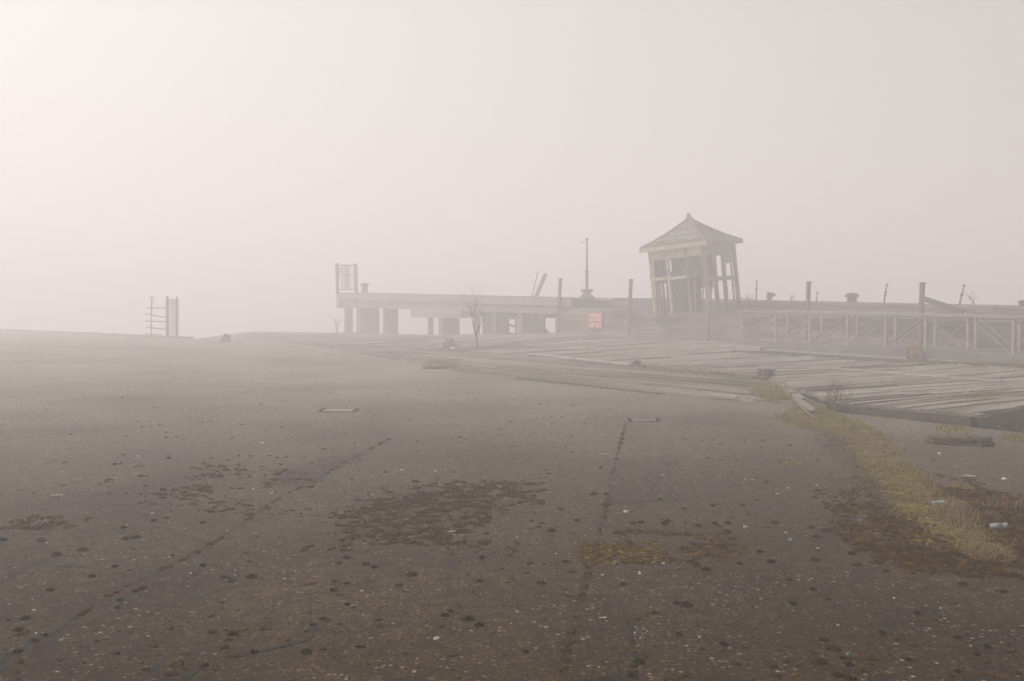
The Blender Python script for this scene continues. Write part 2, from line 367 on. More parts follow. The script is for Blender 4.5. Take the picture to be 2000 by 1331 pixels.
# brown carpet either side of the grass strip, edge broken into single cushions
A3 = [(1640, 985), (1760, 985), (1850, 1050), (1930, 1085), (2010, 1085), (2010, 1128), (1900, 1132), (1800, 1118), (1720, 1098), (1660, 1068), (1650, 1030)]
A4 = [(1820, 948), (1900, 960), (2010, 980), (2010, 1095), (1950, 1070), (1890, 1010)]
scatter(mb, A3, 1700, .008, .040, -.16, 7, .6, 7, .07)
scatter(mb, A4, 1500, .008, .042, -.2, 7, .6, 7, .09)
scatter(mb, [(1600, 960), (1760, 950), (1800, 1010), (1700, 1060), (1640, 1050)], 260, .008, .04, -.05, 2, .4, 4, .1)
scatter(mb, [(1690, 935), (1745, 925), (1800, 1000), (1720, 1000)], 160, .01, .05, -.4, 2, .35, 4, .1)
scatter(mb, [(1810, 925), (1990, 945), (2000, 975), (1850, 965)], 120, .008, .035, .0, 1.2, .4, 4, .15)
# loose bits over the whole apron
for _ in range(2600):
    d = 4.3 + 16 * random.random() ** 1.6
    x = random.uniform(-.52, .52) * d; y = d
    if noise.noise((x * .55, y * .55, 7)) + .5 * noise.noise((x * 2, y * 2, 1)) < .10 and random.random() < .82: continue
    r = .006 + .022 * random.random() ** 3
    clump(mb, x, y, r, r * .5, 0, 6); fuzz(mb, x, y, r, r * .5, 3, .008)
for dense, dn in CR:
    for p in dense:
        if random.random() < dn * (.75 + .9 * noise.noise((p.x * 1.7, p.y * 1.7, 5))):
            r = random.uniform(.009, .030); clump(mb, p.x + random.uniform(-.01, .01), p.y + random.uniform(-.01, .01), r, r * .55); fuzz(mb, p.x, p.y, r, r * .55, 5, .009)
tag(mb.build('moss', MOSS), 'low brown moss spreading in patches and crack lines over the asphalt', 'moss', kind='stuff')
mb = MB()
scatter(mb, [(1130, 1072), (1160, 1063), (1230, 1062), (1290, 1068), (1300, 1080), (1265, 1098), (1200, 1103), (1150, 1098)], 430, .008, .03, -.25, 5, .5, 9, .10)
scatter(mb, [(1660, 1000), (1790, 1010), (1900, 1075), (1820, 1080), (1700, 1040)], 190, .010, .04, .05, 2.2, .4, 7, .05)
tag(mb.build('yellow_moss', MOSSY), 'yellow green moss patch across the long asphalt crack', 'moss', kind='stuff')

# single cushions one can point at: photograph column, row, width
CUSH = [(80,1058,18),(111,1085,18),(180,1127,12),(99,1154,15),(162,1076,22),(246,1053,14),(265,1051,18),(300,1018,10),(242,1032,12),(396,1022,11),(280,1151,16),(265,1156,10),(235,1174,9),(230,1189,10),(437,1130,14),(49,1210,18),(37,1232,20),(87,1242,12),(67,1254,14),(496,1275,14),(5,1056,14),(396,1106,12),(676,1091,13),(715,1104,15),(732,1109,14),(651,1154,14),(676,1141,10),(679,1182,10),(632,1211,11),(870,1204,16),(941,1091,14),(1076,1039,15),(879,1195,9),(611,1222,10),(1127,1018,10),(1077,1037,14),(1252,1022,14),(1236,1023,11),(1304,1019,13),(1297,1024,14),(1396,1024,13),(1364,1028,13),(1422,1024,14),(1420,1041,20),(1105,1099,13),(1361,1106,15),(1379,1114,16),(1445,1103,11),(1485,1080,14),(1217,1143,11),(1322,1180,12),(1327,1240,13),(1414,1260,16),(1027,1275,8),(1595,1050,15),(1549,1181,14),(1724,1238,13),(1659,1299,18),(1647,1287,12),(1635,1320,18),(1791,1199,10),(1870,1247,12),(1929,1265,11),(1909,1279,11),(1776,1290,10),(1871,1313,12),(1610,1251,15),(1675,1105,16),(1664,1083,17),(1542,1134,11),(1506,1098,16),(1589,1153,12),(1881,1143,18),(1960,1157,12),(1731,1118,11),(1592,1095,17),(1615,1038,18),(1585,1032,13),(1512,1023,18),(225,908,10),(275,931,11),(330,896,9),(318,958,12),(412,1001,14),(224,1108,10),(1160,966,15),(1184,966,9),(1095,996,10),(1290,977,10),(1336,995,9),(1392,989,9)]
SPEC = {(598,1276,22): ('round dark green moss cushion alone beside the lower left crack', MOSSG), (455,1240,20): ('dark reddish moss lump beside a pale scuff on the lower left asphalt', MOSS), (804,1124,22): ('flat russet moss cushion below the large brown moss patch', MOSS), (916,1211,22): ('wide olive moss cushion uppermost of the pair at the foreground centre', MOSSG),
        (936,1223,18): ('mossy olive cushion lowermost of the pair at the foreground centre', MOSSG), (1249,1295,22): ('thick dark green moss cushion at the lower end of the curved crack', MOSSG), (1237,1320,18): ('bright tipped green moss cushion below the curved crack near the bottom edge', MOSSG), (1627,1270,24): ('green moss cushion topmost of the lower right cluster beside a glass shard', MOSSG),
        (1604,1297,26): ('broad brown moss cushion left in the lower right cluster', MOSS), (1662,1327,26): ('large green moss cushion cut by the bottom edge at lower right', MOSSG), (492,1128,25): ('long green moss cushion lying along the cross crack at left', MOSSG), (34,1275,16): ('green moss cushion at the far lower left crack end', MOSSG),
        (1206,1043,18): ('olive moss cushion just above the yellow moss patch', MOSSG), (1337,1074,24): ('wide olive moss cushion right of the yellow moss patch', MOSSG), (1341,1184,24): ('long brown moss cushion between the two right foreground cracks', MOSS)}
def cushion(px, py, w, m, label, group=None):
    p = G(px, py); d = p.y; r = w / FPX * d / 2 * .92
    b = MB()
    n, k = 14, 6; h = r * random.uniform(.42, .62); sq = random.uniform(.55, 1.0); sd = random.random() * 99
    vs = [(0, 0, h)]; fs = []
    for i in range(1, k + 1):
        th = i / k * math.pi / 2
        for j in range(n):
            a = 2 * math.pi * j / n
            u = Vector((math.sin(th) * math.cos(a), math.sin(th) * math.sin(a), math.cos(th)))
            f = 1 + .62 * noise.noise(u * 1.7 + Vector((sd, 0, 0))) + .26 * noise.noise(u * 5 + Vector((sd, 3, 0)))
            vs.append((u.x * r * f, u.y * r * f * sq, u.z * h * f - (.003 if i == k else 0)))
    for j in range(n): fs.append((0, 1 + j, 1 + (j + 1) % n))
    for i in range(k - 1):
        for j in range(n):
            a, c = 1 + i * n + j, 1 + i * n + (j + 1) % n; fs.append((a, a + n, c + n, c))
    b.add(vs, fs); fuzz(b, 0, 0, r * .98, h, 120, .011)
    for _ in range(random.randint(2, 6)):
        aa = random.random() * 6.28; dd = r * random.uniform(.8, 1.15); rr = r * random.uniform(.14, .34); clump(b, math.cos(aa) * dd * 1.3, math.sin(aa) * dd, rr, rr * .5, 0)
    o = b.build('moss_cushion', m, smooth=True); o.location = (p.x, p.y, 0)
    return tag(o, label, 'moss cushion', group)
for (px, py, w) in CUSH: cushion(px, py, w, MOSS if random.random() < .7 else MOSSG, 'small dark moss cushion lying loose on bare asphalt', 'small moss cushions on the asphalt')
for (px, py, w), (lb, m) in SPEC.items(): cushion(px, py, w, m, lb, 'single moss cushions in the foreground')

CHIP = [(66,1193,8),(85,1238,8),(70,1238,7),(92,1061,6),(247,1026,5),(444,1038,5),(331,1088,5),(372,1121,7),(285,1155,6),(246,1178,5),(243,1324,5),(1180,1208,9),(1170,1305,8),(1094,1326,9),(1177,1124,8),(1296,1102,7),(1166,1077,5),(1087,1082,4),(1264,1233,4),(1366,1245,8),(1290,1205,4),(707,1155,7),(1086,1082,4),(764,959,4),(727,967,8),(785,919,8),(850,921,8),(647,923,8),(892,929,3),(859,1153,5),(1534,1041,6),(1597,1072,7),(1575,1047,4),(1679,1017,7),(1682,1025,7),(1637,1222,9),(1746,1169,6),(1837,1189,8),(1900,1070,6),(1835,887,9),(1800,932,6),(1540,954,8),(1518,965,7),(1596,949,8),(1776,917,5),(1855,954,5),(270,892,8),(225,935,8),(204,958,8),(119,921,7),(432,870,8),(355,920,5),(485,845,6),(495,957,9),(530,964,6),(297,1003,6),(513,867,9),(1180,874,4),(1298,842,5),(1295,929,7),(1357,840,4),(1341,852,4),(880,900,5),(1470,938,6),(1456,937,6),(1222,1001,12),(1010,1050,5),(870,1038,5)]
def chip(mb, x, y, z, r, h):
    n = random.randint(4, 7); a0 = random.random() * 6; el = random.uniform(.45, 1)
    lo = []; hi = []; ea = random.uniform(-.5, .5)
    for k in range(n):
        a = a0 + 2 * math.pi * k / n; rr = r * random.uniform(.65, 1.1); u, v = rr * math.cos(a), rr * math.sin(a) * el
        X, Y = u * math.cos(ea) - v * math.sin(ea), u * math.sin(ea) + v * math.cos(ea)
        lo.append((x + X, y + Y, z)); hi.append((x + X * .8, y + Y * .8, z + h * random.uniform(.6, 1.2)))
    mb.add(lo + hi, [tuple(range(n, 2 * n))] + [(k, (k + 1) % n, n + (k + 1) % n, n + k) for k in range(n)])
def stone(px, py, w, m, label, group=None, name='stone_chip', hr=.6, cat='stone'):
    p = G(px, py); r = w / FPX * p.y / 2
    b = MB(); chip(b, 0, 0, 0, r, r * hr); o = b.build(name, m); o.location = p
    return tag(o, label, cat, group)
for q in CHIP: stone(*q, STONE, 'small whitish stone chip lying loose on the asphalt', 'whitish chips on the asphalt')
stone(853, 1249, 15, STONE, 'largest white chip alone at the foreground centre left', 'whitish chips on the asphalt')
stone(1249, 1122, 9, STONE, 'rounded white stone below the yellow moss patch', 'whitish chips on the asphalt', hr=1.3)
stone(1456, 1030, 13, STONE, 'flat long white chip right of the olive cushions', 'whitish chips on the asphalt', hr=.5)
stone(1656, 1279, 13, GLASSG, 'green glass shard beside the lower right moss cluster', name='glass_shard', cat='glass shard')
stone(1544, 1056, 14, GLASSG, 'flat green glass shard left of the brown moss carpet', name='glass_shard', cat='glass shard')
stone(1811, 1065, 9, BLUEST, 'blue grey stone lying in the brown moss carpet', name='loose_stone', hr=.9)
stone(1607, 983, 13, REDST, 'reddish brick fragment alone left of the grass strip', name='brick_fragment', hr=.9, cat='brick')
stone(319, 1221, 11, REDST, 'orange brick crumb on the lower left asphalt', name='brick_fragment', hr=.7, cat='brick')
stone(1740, 1098, 14, REDST, 'flat red brown stone in the edge of the moss carpet', name='brick_fragment', hr=.5, cat='brick')
b = MB(); p = G(1181, 889); b.beam((-.055, 0, .008), (.055, .01, .012), .012, .012); o = b.build('wood_splinter', LATH); o.location = p; tag(o, 'short pale wood splinter above the strip patch', 'splinter')
b = MB(); p = G(1894, 932); b.beam((-.05, .03, .01), (.05, -.02, .01), .02, .012); o = b.build('wood_splinter', STONE); o.location = p; tag(o, 'white splinter on the right hand asphalt beyond the grass strip', 'splinter')
b = MB(); p = G(110, 970); b.beam((-.05, 0, .008), (.05, .01, .01), .014, .012); o = b.build('wood_splinter', STONE); o.location = p; tag(o, 'pale splinter above the left moss patch', 'splinter')
b = MB(); p = G(1961, 938); b.lathe([(.012, .0), (.022, .004), (.024, .016), (.015, .018)], n=12); o = b.build('bottle_cap', STONE, smooth=True); o.location = p; o.rotation_euler = (.3, 0, 0); tag(o, 'round white disc lying on the right hand asphalt', 'bottle cap')
b = MB(); p = G(882, 1043)
b.tube([(-.03, .012, .012), (-.022, -.008, .018), (0, -.016, .02), (.022, -.006, .02), (.03, .016, .014)], [.003, .005, .006, .005, .003], 6); o = b.build('shell_fragment', STONE); o.location = p; tag(o, 'curved white shell fragment in the large brown moss patch', 'shell')

mb = MB()
for _ in range(900):
    d = 4.3 + 15 * random.random() ** 1.5; x = random.uniform(-.52, .52) * d
    if noise.noise((x * .8, d * .8, 11)) < .0 and random.random() < .7: continue
    chip(mb, x, d, 0, random.uniform(.0015, .0038) * (1 + .6 * (random.random() > .95)), .003)
for poly, c in (([(1236, 1225), (1262, 1228), (1256, 1262), (1240, 1268)], 26), ([(60, 1010), (100, 1008), (95, 1025), (60, 1028)], 60), ([(1590, 840), (1660, 860), (1700, 900), (1640, 895), (1600, 860)], 30), ([(660, 950), (800, 945), (780, 1000), (680, 1000)], 14), ([(1240, 1035), (1420, 1050), (1350, 1100), (1240, 1080)], 22)):
    P = pg(poly); xs = [p.x for p in P]; ys = [p.y for p in P]
    for _ in range(c * 3):
        x, y = random.uniform(min(xs), max(xs)), random.uniform(min(ys), max(ys))
        if inside((x, y), P): chip(mb, x, y, .002, random.uniform(.002, .006), .005)
tag(mb.build('gravel', M('grit', [(.3, (.16, .14, .12)), (.6, (.32, .29, .25)), (.8, (.5, .46, .42))], 30, 4, .9, coord='World', island=.7)), 'pale grit and gravel scattered over the asphalt', 'gravel', kind='stuff')

# ---------- grass
def blade(mb, x, y, z, h, w, lean, az):
    dx, dy = math.cos(az), math.sin(az); sx, sy = -dy * w / 2, dx * w / 2
    m1 = (x + dx * lean * h * .35, y + dy * lean * h * .35, z + h * .6)
    t = (x + dx * lean * h, y + dy * lean * h, z + h * (1 - .25 * lean))
    mb.add([(x - sx, y - sy, z), (x + sx, y + sy, z), (m1[0] + sx * .7, m1[1] + sy * .7, m1[2]), (m1[0] - sx * .7, m1[1] - sy * .7, m1[2]), t], [(0, 1, 2, 3), (3, 2, 4)])
def grow(mb, poly, cnt, h0, h1, thr=-9, z=0.0, w=.006, lean=(.2, .9), sc=3, soft=.05, zf=None):
    P = [Vector(p) for p in pg(poly)]; xs = [p.x for p in P]; ys = [p.y for p in P]; n = k = 0
    while n < cnt and k < cnt * 30:
        k += 1; x, y = random.uniform(min(xs), max(xs)), random.uniform(min(ys), max(ys))
        if not inside((x + random.gauss(0, soft), y + random.gauss(0, soft)), P): continue
        q = noise.noise((x * sc, y * sc, 2)) + .5 * noise.noise((x * sc * 2.7, y * sc * 2.7, 2))
        if q < thr: continue
        h = random.uniform(h0, h1) * (.8 + .6 * max(0, q + .3))
        blade(mb, x, y, (zf(x, y) if zf else z), h, w * random.uniform(.6, 1.3), random.uniform(*lean), random.random() * 6.28); n += 1
STRIP = [(1520, 818), (1560, 797), (1600, 803), (1660, 822), (1712, 845), (1752, 890), (1800, 940), (1850, 985), (1905, 1030), (1965, 1085), (1975, 1105), (1900, 1085), (1830, 1055), (1770, 1015), (1725, 965), (1690, 915), (1655, 868), (1610, 842), (1560, 836)]
mb = MB()
grow(mb, STRIP, 30000, .014, .036, -.75, soft=.07, w=.007, lean=(.3, 1.2))
grow(mb, [(1700, 900), (1760, 900), (1850, 990), (1960, 1080), (1940, 1100), (1850, 1070), (1760, 1015)], 11000, .014, .038, -.3, soft=.09, w=.007, lean=(.3, 1.2))
grow(mb, [(1525, 818), (1570, 790), (1630, 808), (1700, 830), (1690, 850), (1600, 838)], 5500, .03, .065, -.5, soft=.06, w=.008)
grow(mb, [(1470, 772), (1490, 755), (1530, 765), (1540, 785), (1500, 790)], 1800, .06, .13, -.6, z=.03, soft=.08, w=.008)
grow(mb, [(1525, 905), (1550, 900), (1560, 910), (1530, 913)], 240, .02, .05, -.6, soft=.03)
grow(mb, [(1860, 952), (1890, 950), (1885, 958), (1865, 958)], 150, .02, .05, -.6, soft=.03)
grow(mb, [(1960, 850), (2010, 855), (2010, 866), (1965, 862)], 400, .03, .07, -.5, soft=.04)
grow(mb, [(1820, 852), (1890, 850), (1900, 860), (1830, 862)], 500, .02, .05, -.4, z=.10, soft=.03)
grow(mb, [(1210, 712), (1300, 716), (1400, 728), (1490, 742), (1480, 752), (1380, 740), (1260, 724)], 1300, .03, .09, .0, soft=.15, w=.012, z=.05)
grow(mb, [(820, 716), (840, 706), (890, 704), (895, 718)], 800, .03, .08, -.5, z=.03, soft=.15, w=.014)
grow(mb, [(1600, 795), (1640, 795), (1660, 806), (1610, 806)], 500, .04, .10, -.6, soft=.05)
grow(mb, [(1880, 785), (2000, 770), (2010, 785), (1900, 798)], 350, .03, .07, .05, z=.15, soft=.1)
grow(mb, [(1750, 716), (2000, 727), (2000, 738), (1760, 724)], 500, .03, .07, -.1, z=.14, soft=.2, w=.012)
tag(mb.build('grass', GRASS), 'short olive grass strip and tufts along the broken asphalt edge', 'grass', kind='stuff')
mb = MB()
grow(mb, [(1845, 1000), (1880, 990), (1900, 1020), (1890, 1045), (1850, 1030)], 520, .05, .14, -.8, lean=(.1, 1.0), soft=.06, w=.005)
grow(mb, [(1860, 1010), (1885, 1005), (1892, 1030)], 110, .12, .20, -.9, lean=(.1, .7), soft=.03, w=.005)
grow(mb, [(1930, 985), (2000, 985), (2000, 1000), (1940, 1000)], 160, .05, .13, -.6, lean=(.2, 1.), soft=.06, w=.004)
grow(mb, [(1860, 1060), (1960, 1080), (1990, 1100), (1900, 1095)], 1300, .02, .06, -.5, lean=(.3, 1.1), soft=.07, w=.005)
grow(mb, STRIP, 2600, .02, .05, .0, lean=(.4, 1.3), soft=.07, w=.005)
grow(mb, [(1800, 930), (1830, 960), (1815, 965)], 60, .06, .14, -.8, lean=(.1, .6), soft=.03, w=.004)
tag(mb.build('dry_grass', STRAW), 'tawny dry grass stalks standing in the right hand strip', 'grass', kind='stuff')
mb = MB()
for poly, c in (([(1590, 840), (1640, 850), (1690, 905), (1720, 960), (1690, 975), (1650, 900), (1600, 870)], 1100), ([(1690, 930), (1740, 960), (1780, 1010), (1700, 1010)], 600), ([(1815, 850), (1895, 848), (1900, 868), (1830, 866)], 260), (STRIP, 900)):
    P = pg(poly); xs = [p.x for p in P]; ys = [p.y for p in P]; n = 0
    while n < c:
        x, y = random.uniform(min(xs), max(xs)), random.uniform(min(ys), max(ys))
        if not inside((x + random.gauss(0, .06), y + random.gauss(0, .06)), P): continue
        a = random.random() * 6.28; l = random.uniform(.008, .022); w = l * .5; z = random.uniform(.004, .02)
        mb.add([(x + math.cos(a) * l, y + math.sin(a) * l, z + random.uniform(0, .012)), (x - math.sin(a) * w, y + math.cos(a) * w, z), (x - math.cos(a) * l, y - math.sin(a) * l, z + random.uniform(0, .012)), (x + math.sin(a) * w, y - math.cos(a) * w, z + .004)], [(0, 1, 2, 3)]); n += 1
tag(mb.build('leaf_litter', LEAF), 'brown dead leaves beside the grass strip', 'leaves', kind='stuff')
# low soil bank under the grass strip
P = [p for p in pg(STRIP)]
mb = MB()
for _ in range(1500):
    xs = [p.x for p in P]; ys = [p.y for p in P]
    x, y = random.uniform(min(xs), max(xs)), random.uniform(min(ys), max(ys))
    if inside((x, y), P): clump(mb, x, y, random.uniform(.04, .10), random.uniform(.012, .03), -.004)
tag(mb.build('soil_bank', SOIL), kind='structure')

# ------------------------------------------------------------------ timber decks
EA = Vector((.54, -.84)).normalized(); EB = Vector((.80, .60)).normalized()
def boards(name, poly, o, along, across, w0, w1, zf, m, lmin, lmax, thick=.06, miss=.02, rough=.012, seed=1):
    random.seed(seed); mb = MB()
    us = [(Vector(p) - o).dot(across) for p in poly]; vs = [(Vector(p) - o).dot(along) for p in poly]
    u = min(us); vmin, vmax = min(vs), max(vs)
    while u < max(us):
        w = random.uniform(w0, w1); uc = u + w / 2; v = vmin + random.uniform(-1, 0); spans = []; cur = None
        q = vmin
        while q <= vmax + .2:
            i = inside(o + across * uc + along * q, poly)
            if i and cur is None: cur = q
            if not i and cur is not None: spans.append((cur, q)); cur = None
            q += .12
        for s, e in spans:
            p = s
            while p < e - .15:
                l = random.uniform(lmin, lmax); p1 = min(p + l, e)
                if random.random() > miss:
                    gap = random.uniform(.003, .010) if random.random() < .93 else random.uniform(.012, .03); dz = random.gauss(0, rough); sk = random.gauss(0, .006)
                    pts = []; nseg = max(1, int((p1 - p) / 1.2))
                    lo = []; hi = []
                    e0 = random.uniform(-.05, .05); tl = random.gauss(0, .006)
                    for k in range(nseg + 1):
                        vv = p + (p1 - p - .012) * k / nseg
                        row = []
                        for sgn in (-1, 1):
                            c = o + across * (uc + sgn * (w - gap) / 2 + sk * k) + along * (vv + (e0 * sgn * .2 if k in (0, nseg) else 0))
                            row.append((c.x, c.y, zf(c.x, c.y) + dz + sgn * tl))
                        lo.append([(r[0], r[1], r[2] - thick) for r in row]); hi.append(row)
                    vv_ = []; ff = []
                    for k in range(nseg + 1): vv_ += [lo[k][0], lo[k][1], hi[k][1], hi[k][0]]
                    for k in range(nseg):
                        a, c = 4 * k, 4 * k + 4
                        ff += [(a, a + 1, c + 1, c), (a + 1, a + 2, c + 2, c + 1), (a + 2, a + 3, c + 3, c + 2), (a + 3, a, c, c + 3)]
                    ff += [(3, 2, 1, 0), (4 * nseg, 4 * nseg + 1, 4 * nseg + 2, 4 * nseg + 3)]
                    mb.add(vv_, ff)
                p = p1
        u += w
    o_ = mb.build(name, m); return tag(o_, kind='structure')
C0 = Vector((5.15, 16.15)); C1 = Vector((6.4, 14.15))
INNER = [G(640, 676).xy, G(760, 682).xy, G(905, 691).xy, G(1050, 700).xy, G(1230, 717).xy, G(1370, 730).xy, G(1495, 744).xy, G(1555, 775).xy, C0]
DK1 = [C1, Vector((8.6, 16.5)), Vector((18.6, 26.0)), wall(-3.2, -.08).xy, wall(10, -.08).xy, wall(25, -.08).xy, wall(35, -.08).xy, wall(43.5, -.08).xy] + INNER
def zdeck(x, y):
    d = (Vector((x, y)) - C0).dot(EB); f = max(0, min(1, (15 - (Vector((x, y)) - C0).dot(-EA)) / 15))
    return .035 + .10 * f * (1 if d > -1 else 0) + hump(x, y)
boards('timber_deck', DK1, C0, EB, -EA, .085, .15, zdeck, DECK, 1.2, 4.5, .05, .010, .006, 3)
OUT = [G(440, 661).xy, G(520, 664).xy, G(600, 674).xy, G(700, 690).xy, G(830, 713).xy, G(905, 727).xy, G(1060, 746).xy, G(1240, 766).xy, G(1480, 786).xy, G(1545, 788).xy, G(1556, 777).xy]
DK2 = OUT + [p for p in reversed(INNER[:-2])] + [wall(43.5, -.3).xy, G(640, 652).xy, G(500, 650.5).xy]
boards('plank_path', DK2, G(1240, 766).xy, EA, EB, .12, .24, lambda x, y: .028 + .5 * hump(x, y) * 0 + .03 * noise.noise((x * .2, y * .2, 3)), DECK2, 2.5, 7.0, .03, .05, .010, 5)
# front beam of the raised deck
b = MB(); b.beam((C0.x - .1, C0.y + .1, .065), (C1.x, C1.y, .065), .16, .12); tag(b.build('deck_edge', DCONC), kind='structure')
b = MB(); b.beam((C1.x + .02, C1.y + .02, .03), (8.6, 16.5, .03), .14, .16); b.beam((8.6, 16.5, .03), (18.6, 26.0, .03), .14, .16); tag(b.build('deck_edge', WOODD), kind='structure')
# long pale planks lying across the deck boards
PALEW = M('pale_plank_wood', [(.3, (.30, .27, .24)), (.7, (.46, .42, .37))], 3, 8, .85, bump=.3, coord='World')
def loose_plank(a, c, label, w=.16, z=.07, m=LATH, h=.05):
    A, C = G(*a), G(*c); A.z = z + hump(A.x, A.y); C.z = z + hump(C.x, C.y); mid = (A + C) / 2
    b = MB(); b.beam(A - mid, C - mid, w, h); o = b.build('loose_plank', m); o.location = mid; return tag(o, label, 'plank', 'planks lying loose on the deck')
loose_plank((1035, 698), (1232, 718), 'long pale plank dividing the smooth path from the rough deck', m=PALEW)
loose_plank((1620, 731), (1850, 749), 'long thin pale batten lying across the deck boards below the gangway', .06, .155, PALEW, .03)
loose_plank((1860, 750), (1955, 757), 'short pale batten in line with the longer one under the gangway', .06, .155, PALEW, .03)
loose_plank((1385, 779), (1440, 783), 'short pale board end at the lower edge of the plank path', .12, .05, PALEW, .04)
loose_plank((1290, 722), (1440, 735), 'grey plank edging the grassy fringe of the deck', .14, .05, WOOD, .06)
loose_plank((860, 683), (890, 688), 'white plank lying in front of the dark broken stump', .14, .06, STONE, .06)
loose_plank((1450, 694), (1560, 697), 'pale timber baulk on the deck before the gangway end', .14, .12, PALEW, .12)

# ------------------------------------------------------------------ kerb stones, stumps, blocks
def rock(name, p, sx, sy, sz, m, label, cat, rz=0.0, sd=0, group=None, rgh=.18, kids=None):
    b = MB(); n = 5; vs = []; idx = {}
    def vert(i, j, k):
        key = (i, j, k)
        if key not in idx:
            q = Vector((i / n - .5, j / n - .5, k / n))
            e = Vector((q.x, q.y, q.z - .5)); f = 1 - .14 * max(0, e.length - .55)
            o = noise.noise_vector(q * 2.6 + Vector((sd, sd, 0))) * rgh + noise.noise_vector(q * 7 + Vector((sd, 0, 0))) * rgh * .3
            idx[key] = len(vs); vs.append(((q.x * f + o.x) * sx, (q.y * f + o.y) * sy, (q.z + o.z * (1 if k else 0)) * sz - (.02 if k == 0 else 0)))
        return idx[key]
    fs = []
    for i in range(n):
        for j in range(n):
            fs += [(vert(i, j, n), vert(i + 1, j, n), vert(i + 1, j + 1, n), vert(i, j + 1, n)),
                   (vert(i, 0, j), vert(i + 1, 0, j), vert(i + 1, 0, j + 1), vert(i, 0, j + 1)), (vert(i + 1, n, j), vert(i, n, j), vert(i, n, j + 1), vert(i + 1, n, j + 1)),
                   (vert(0, i + 1, j), vert(0, i, j), vert(0, i, j + 1), vert(0, i + 1, j + 1)), (vert(n, i, j), vert(n, i + 1, j), vert(n, i + 1, j + 1), vert(n, i, j + 1))]
    b.add(vs, fs); o = b.build(name, m); o.location = p; o.rotation_euler = (0, 0, rz); return tag(o, label, cat, group)
KP = [(1503, 746), (1522, 756), (1538, 765), (1552, 776), (1564, 790), (1577, 804), (1585, 812)]
KL = ['kerb stone nearest the dark square block', 'mossy kerb stone second from the dark square block', 'worn kerb stone at the start of the bend', 'broad pale kerb stone at the bend beside the grass tuft', 'kerb stone just past the bend with grass at its foot', 'last narrow kerb stone sinking into the grass']
for i in range(6):
    a, c = G(*KP[i]), G(*KP[i + 1]); mid = (a + c) / 2; d = c - a
    rock('kerb_stone', mid, d.length * .97, .12 + .05 * (i == 3), .075 + .02 * (i % 2), CONC, KL[i], 'kerb stone', math.atan2(d.y, d.x), i * 3.1, 'kerb stones curving along the deck edge', .14)
rock('kerb_stone', G(1545, 778), .16, .22, .12, CONC, 'squat kerb stone standing left of the bend in the grass', 'kerb stone', .2, 51, 'kerb stones curving along the deck edge', .12)
rock('concrete_block', G(1495, 745), .26, .30, .26, DCONC, 'dark square block at the head of the curved kerb', 'block', .5, 21, None, .18)
rock('low_stump', G(1488, 746), .30, .25, .12, DCONC, 'low dark lump leaning against the square block', 'stump', .2, 33, None, .3)
rock('timber_stump', G(1244, 717.5), .17, .2, .17, WOODD, 'small dark stump at the end of the long pale plank', 'stump', .3, 8, None, .25)
rock('low_stump', G(1262, 718.5), .5, .25, .08, WOODD, 'flat dark baulk end right of the small stump', 'stump', .1, 12, None, .3)
o = rock('timber_stump', G(878, 686), .66, .5, .46, WOOD, 'dark pointed stump before the tree with a white plank at its foot', 'stump', .3, 5, None, .32)
for v in o.data.vertices:
    k = max(0, min(1, v.co.z / .46)); v.co.x = v.co.x * (1 - .72 * k) + .02 * k; v.co.y *= (1 - .55 * k)
rock('timber_baulk', G(858, 720),   .8, .4, .07, SOIL, 'low grassy baulk lying at the near corner of the plank path', 'baulk', .1, 14, None, .2)
o = rock('timber_stump', G(440, 668), .52, .5, .36, WOOD, 'dark stump with a square head on the far left deck', 'stump', .2, 17, None, .25)
for v in o.data.vertices:
    k = max(0, min(1, v.co.z / .36)); v.co.x = v.co.x * (1 - .6 * k) + .07 * k
rock('concrete_lump', G(1870, 868), .62, .24, .085, SOIL, 'long mossy kerb lump lying on the right hand asphalt', 'kerb lump', -.25, 40, None, .26)
rock('concrete_lump', G(1915, 871), .20, .22, .11, DCONC, 'dark broken end of kerb on the right hand asphalt', 'kerb lump', .35, 44, None, .2)
rock('loose_stone', G(1833, 988), .12, .07, .035, BLUEST, 'grey flat stone half hidden in the grass strip', 'stone', .1, 60, None, .15)

# drain covers
def drain(px, py, w, dp, label, m):
    p = G(px, py); t = thing('drain_cover', (p.x, p.y, 0), label, 'drain cover', 'drain covers in the apron')
    b = MB(); n = 18; vs = []
    for k in range(n):
        a = 2 * math.pi * k / n; e = .35
        c, s = math.cos(a), math.sin(a); vs.append((math.copysign(abs(c) ** e, c) * w / 2, math.copysign(abs(s) ** e, s) * dp / 2, .012))
    vs += [(v[0] * 1.01, v[1] * 1.01, -.01) for v in vs]
    b.add(vs, [tuple(range(n))] + [(k + n, (k + 1) % n + n, (k + 1) % n, k) for k in range(n)]); b.build('lid', m, t)
    b = MB(); hw, hd = w / 2 + .02, dp / 2 + .02
    for x0, x1, y0, y1 in ((-hw, hw, -hd, -hd + .025), (-hw, hw, hd - .025, hd), (-hw, -hw + .025, -hd + .025, hd - .025), (hw - .025, hw, -hd + .025, hd - .025)): b.box(x0, x1, y0, y1, -.01, .010)
    b.build('frame', IRON, t)
    b = MB()
    for sx in (-1, 1):
        for sy in (-1, 1): clump(b, sx * w * .47 + random.uniform(-.02, .02), sy * dp * .4, .03, .025, .01)
    b.build('moss_tuft', MOSS, t)
PINKC = M('pinkish_cover_stone', [(.3, (.20, .155, .13)), (.7, (.33, .27, .24))], 14, 8, .9, bump=.3)
drain(663, 803, .56, .26, 'pinkish worn drain cover at left in the open apron', PINKC)
drain(1256, 822.5, .46, .28, 'gravel filled drain cover at the head of the long crack', PALE)

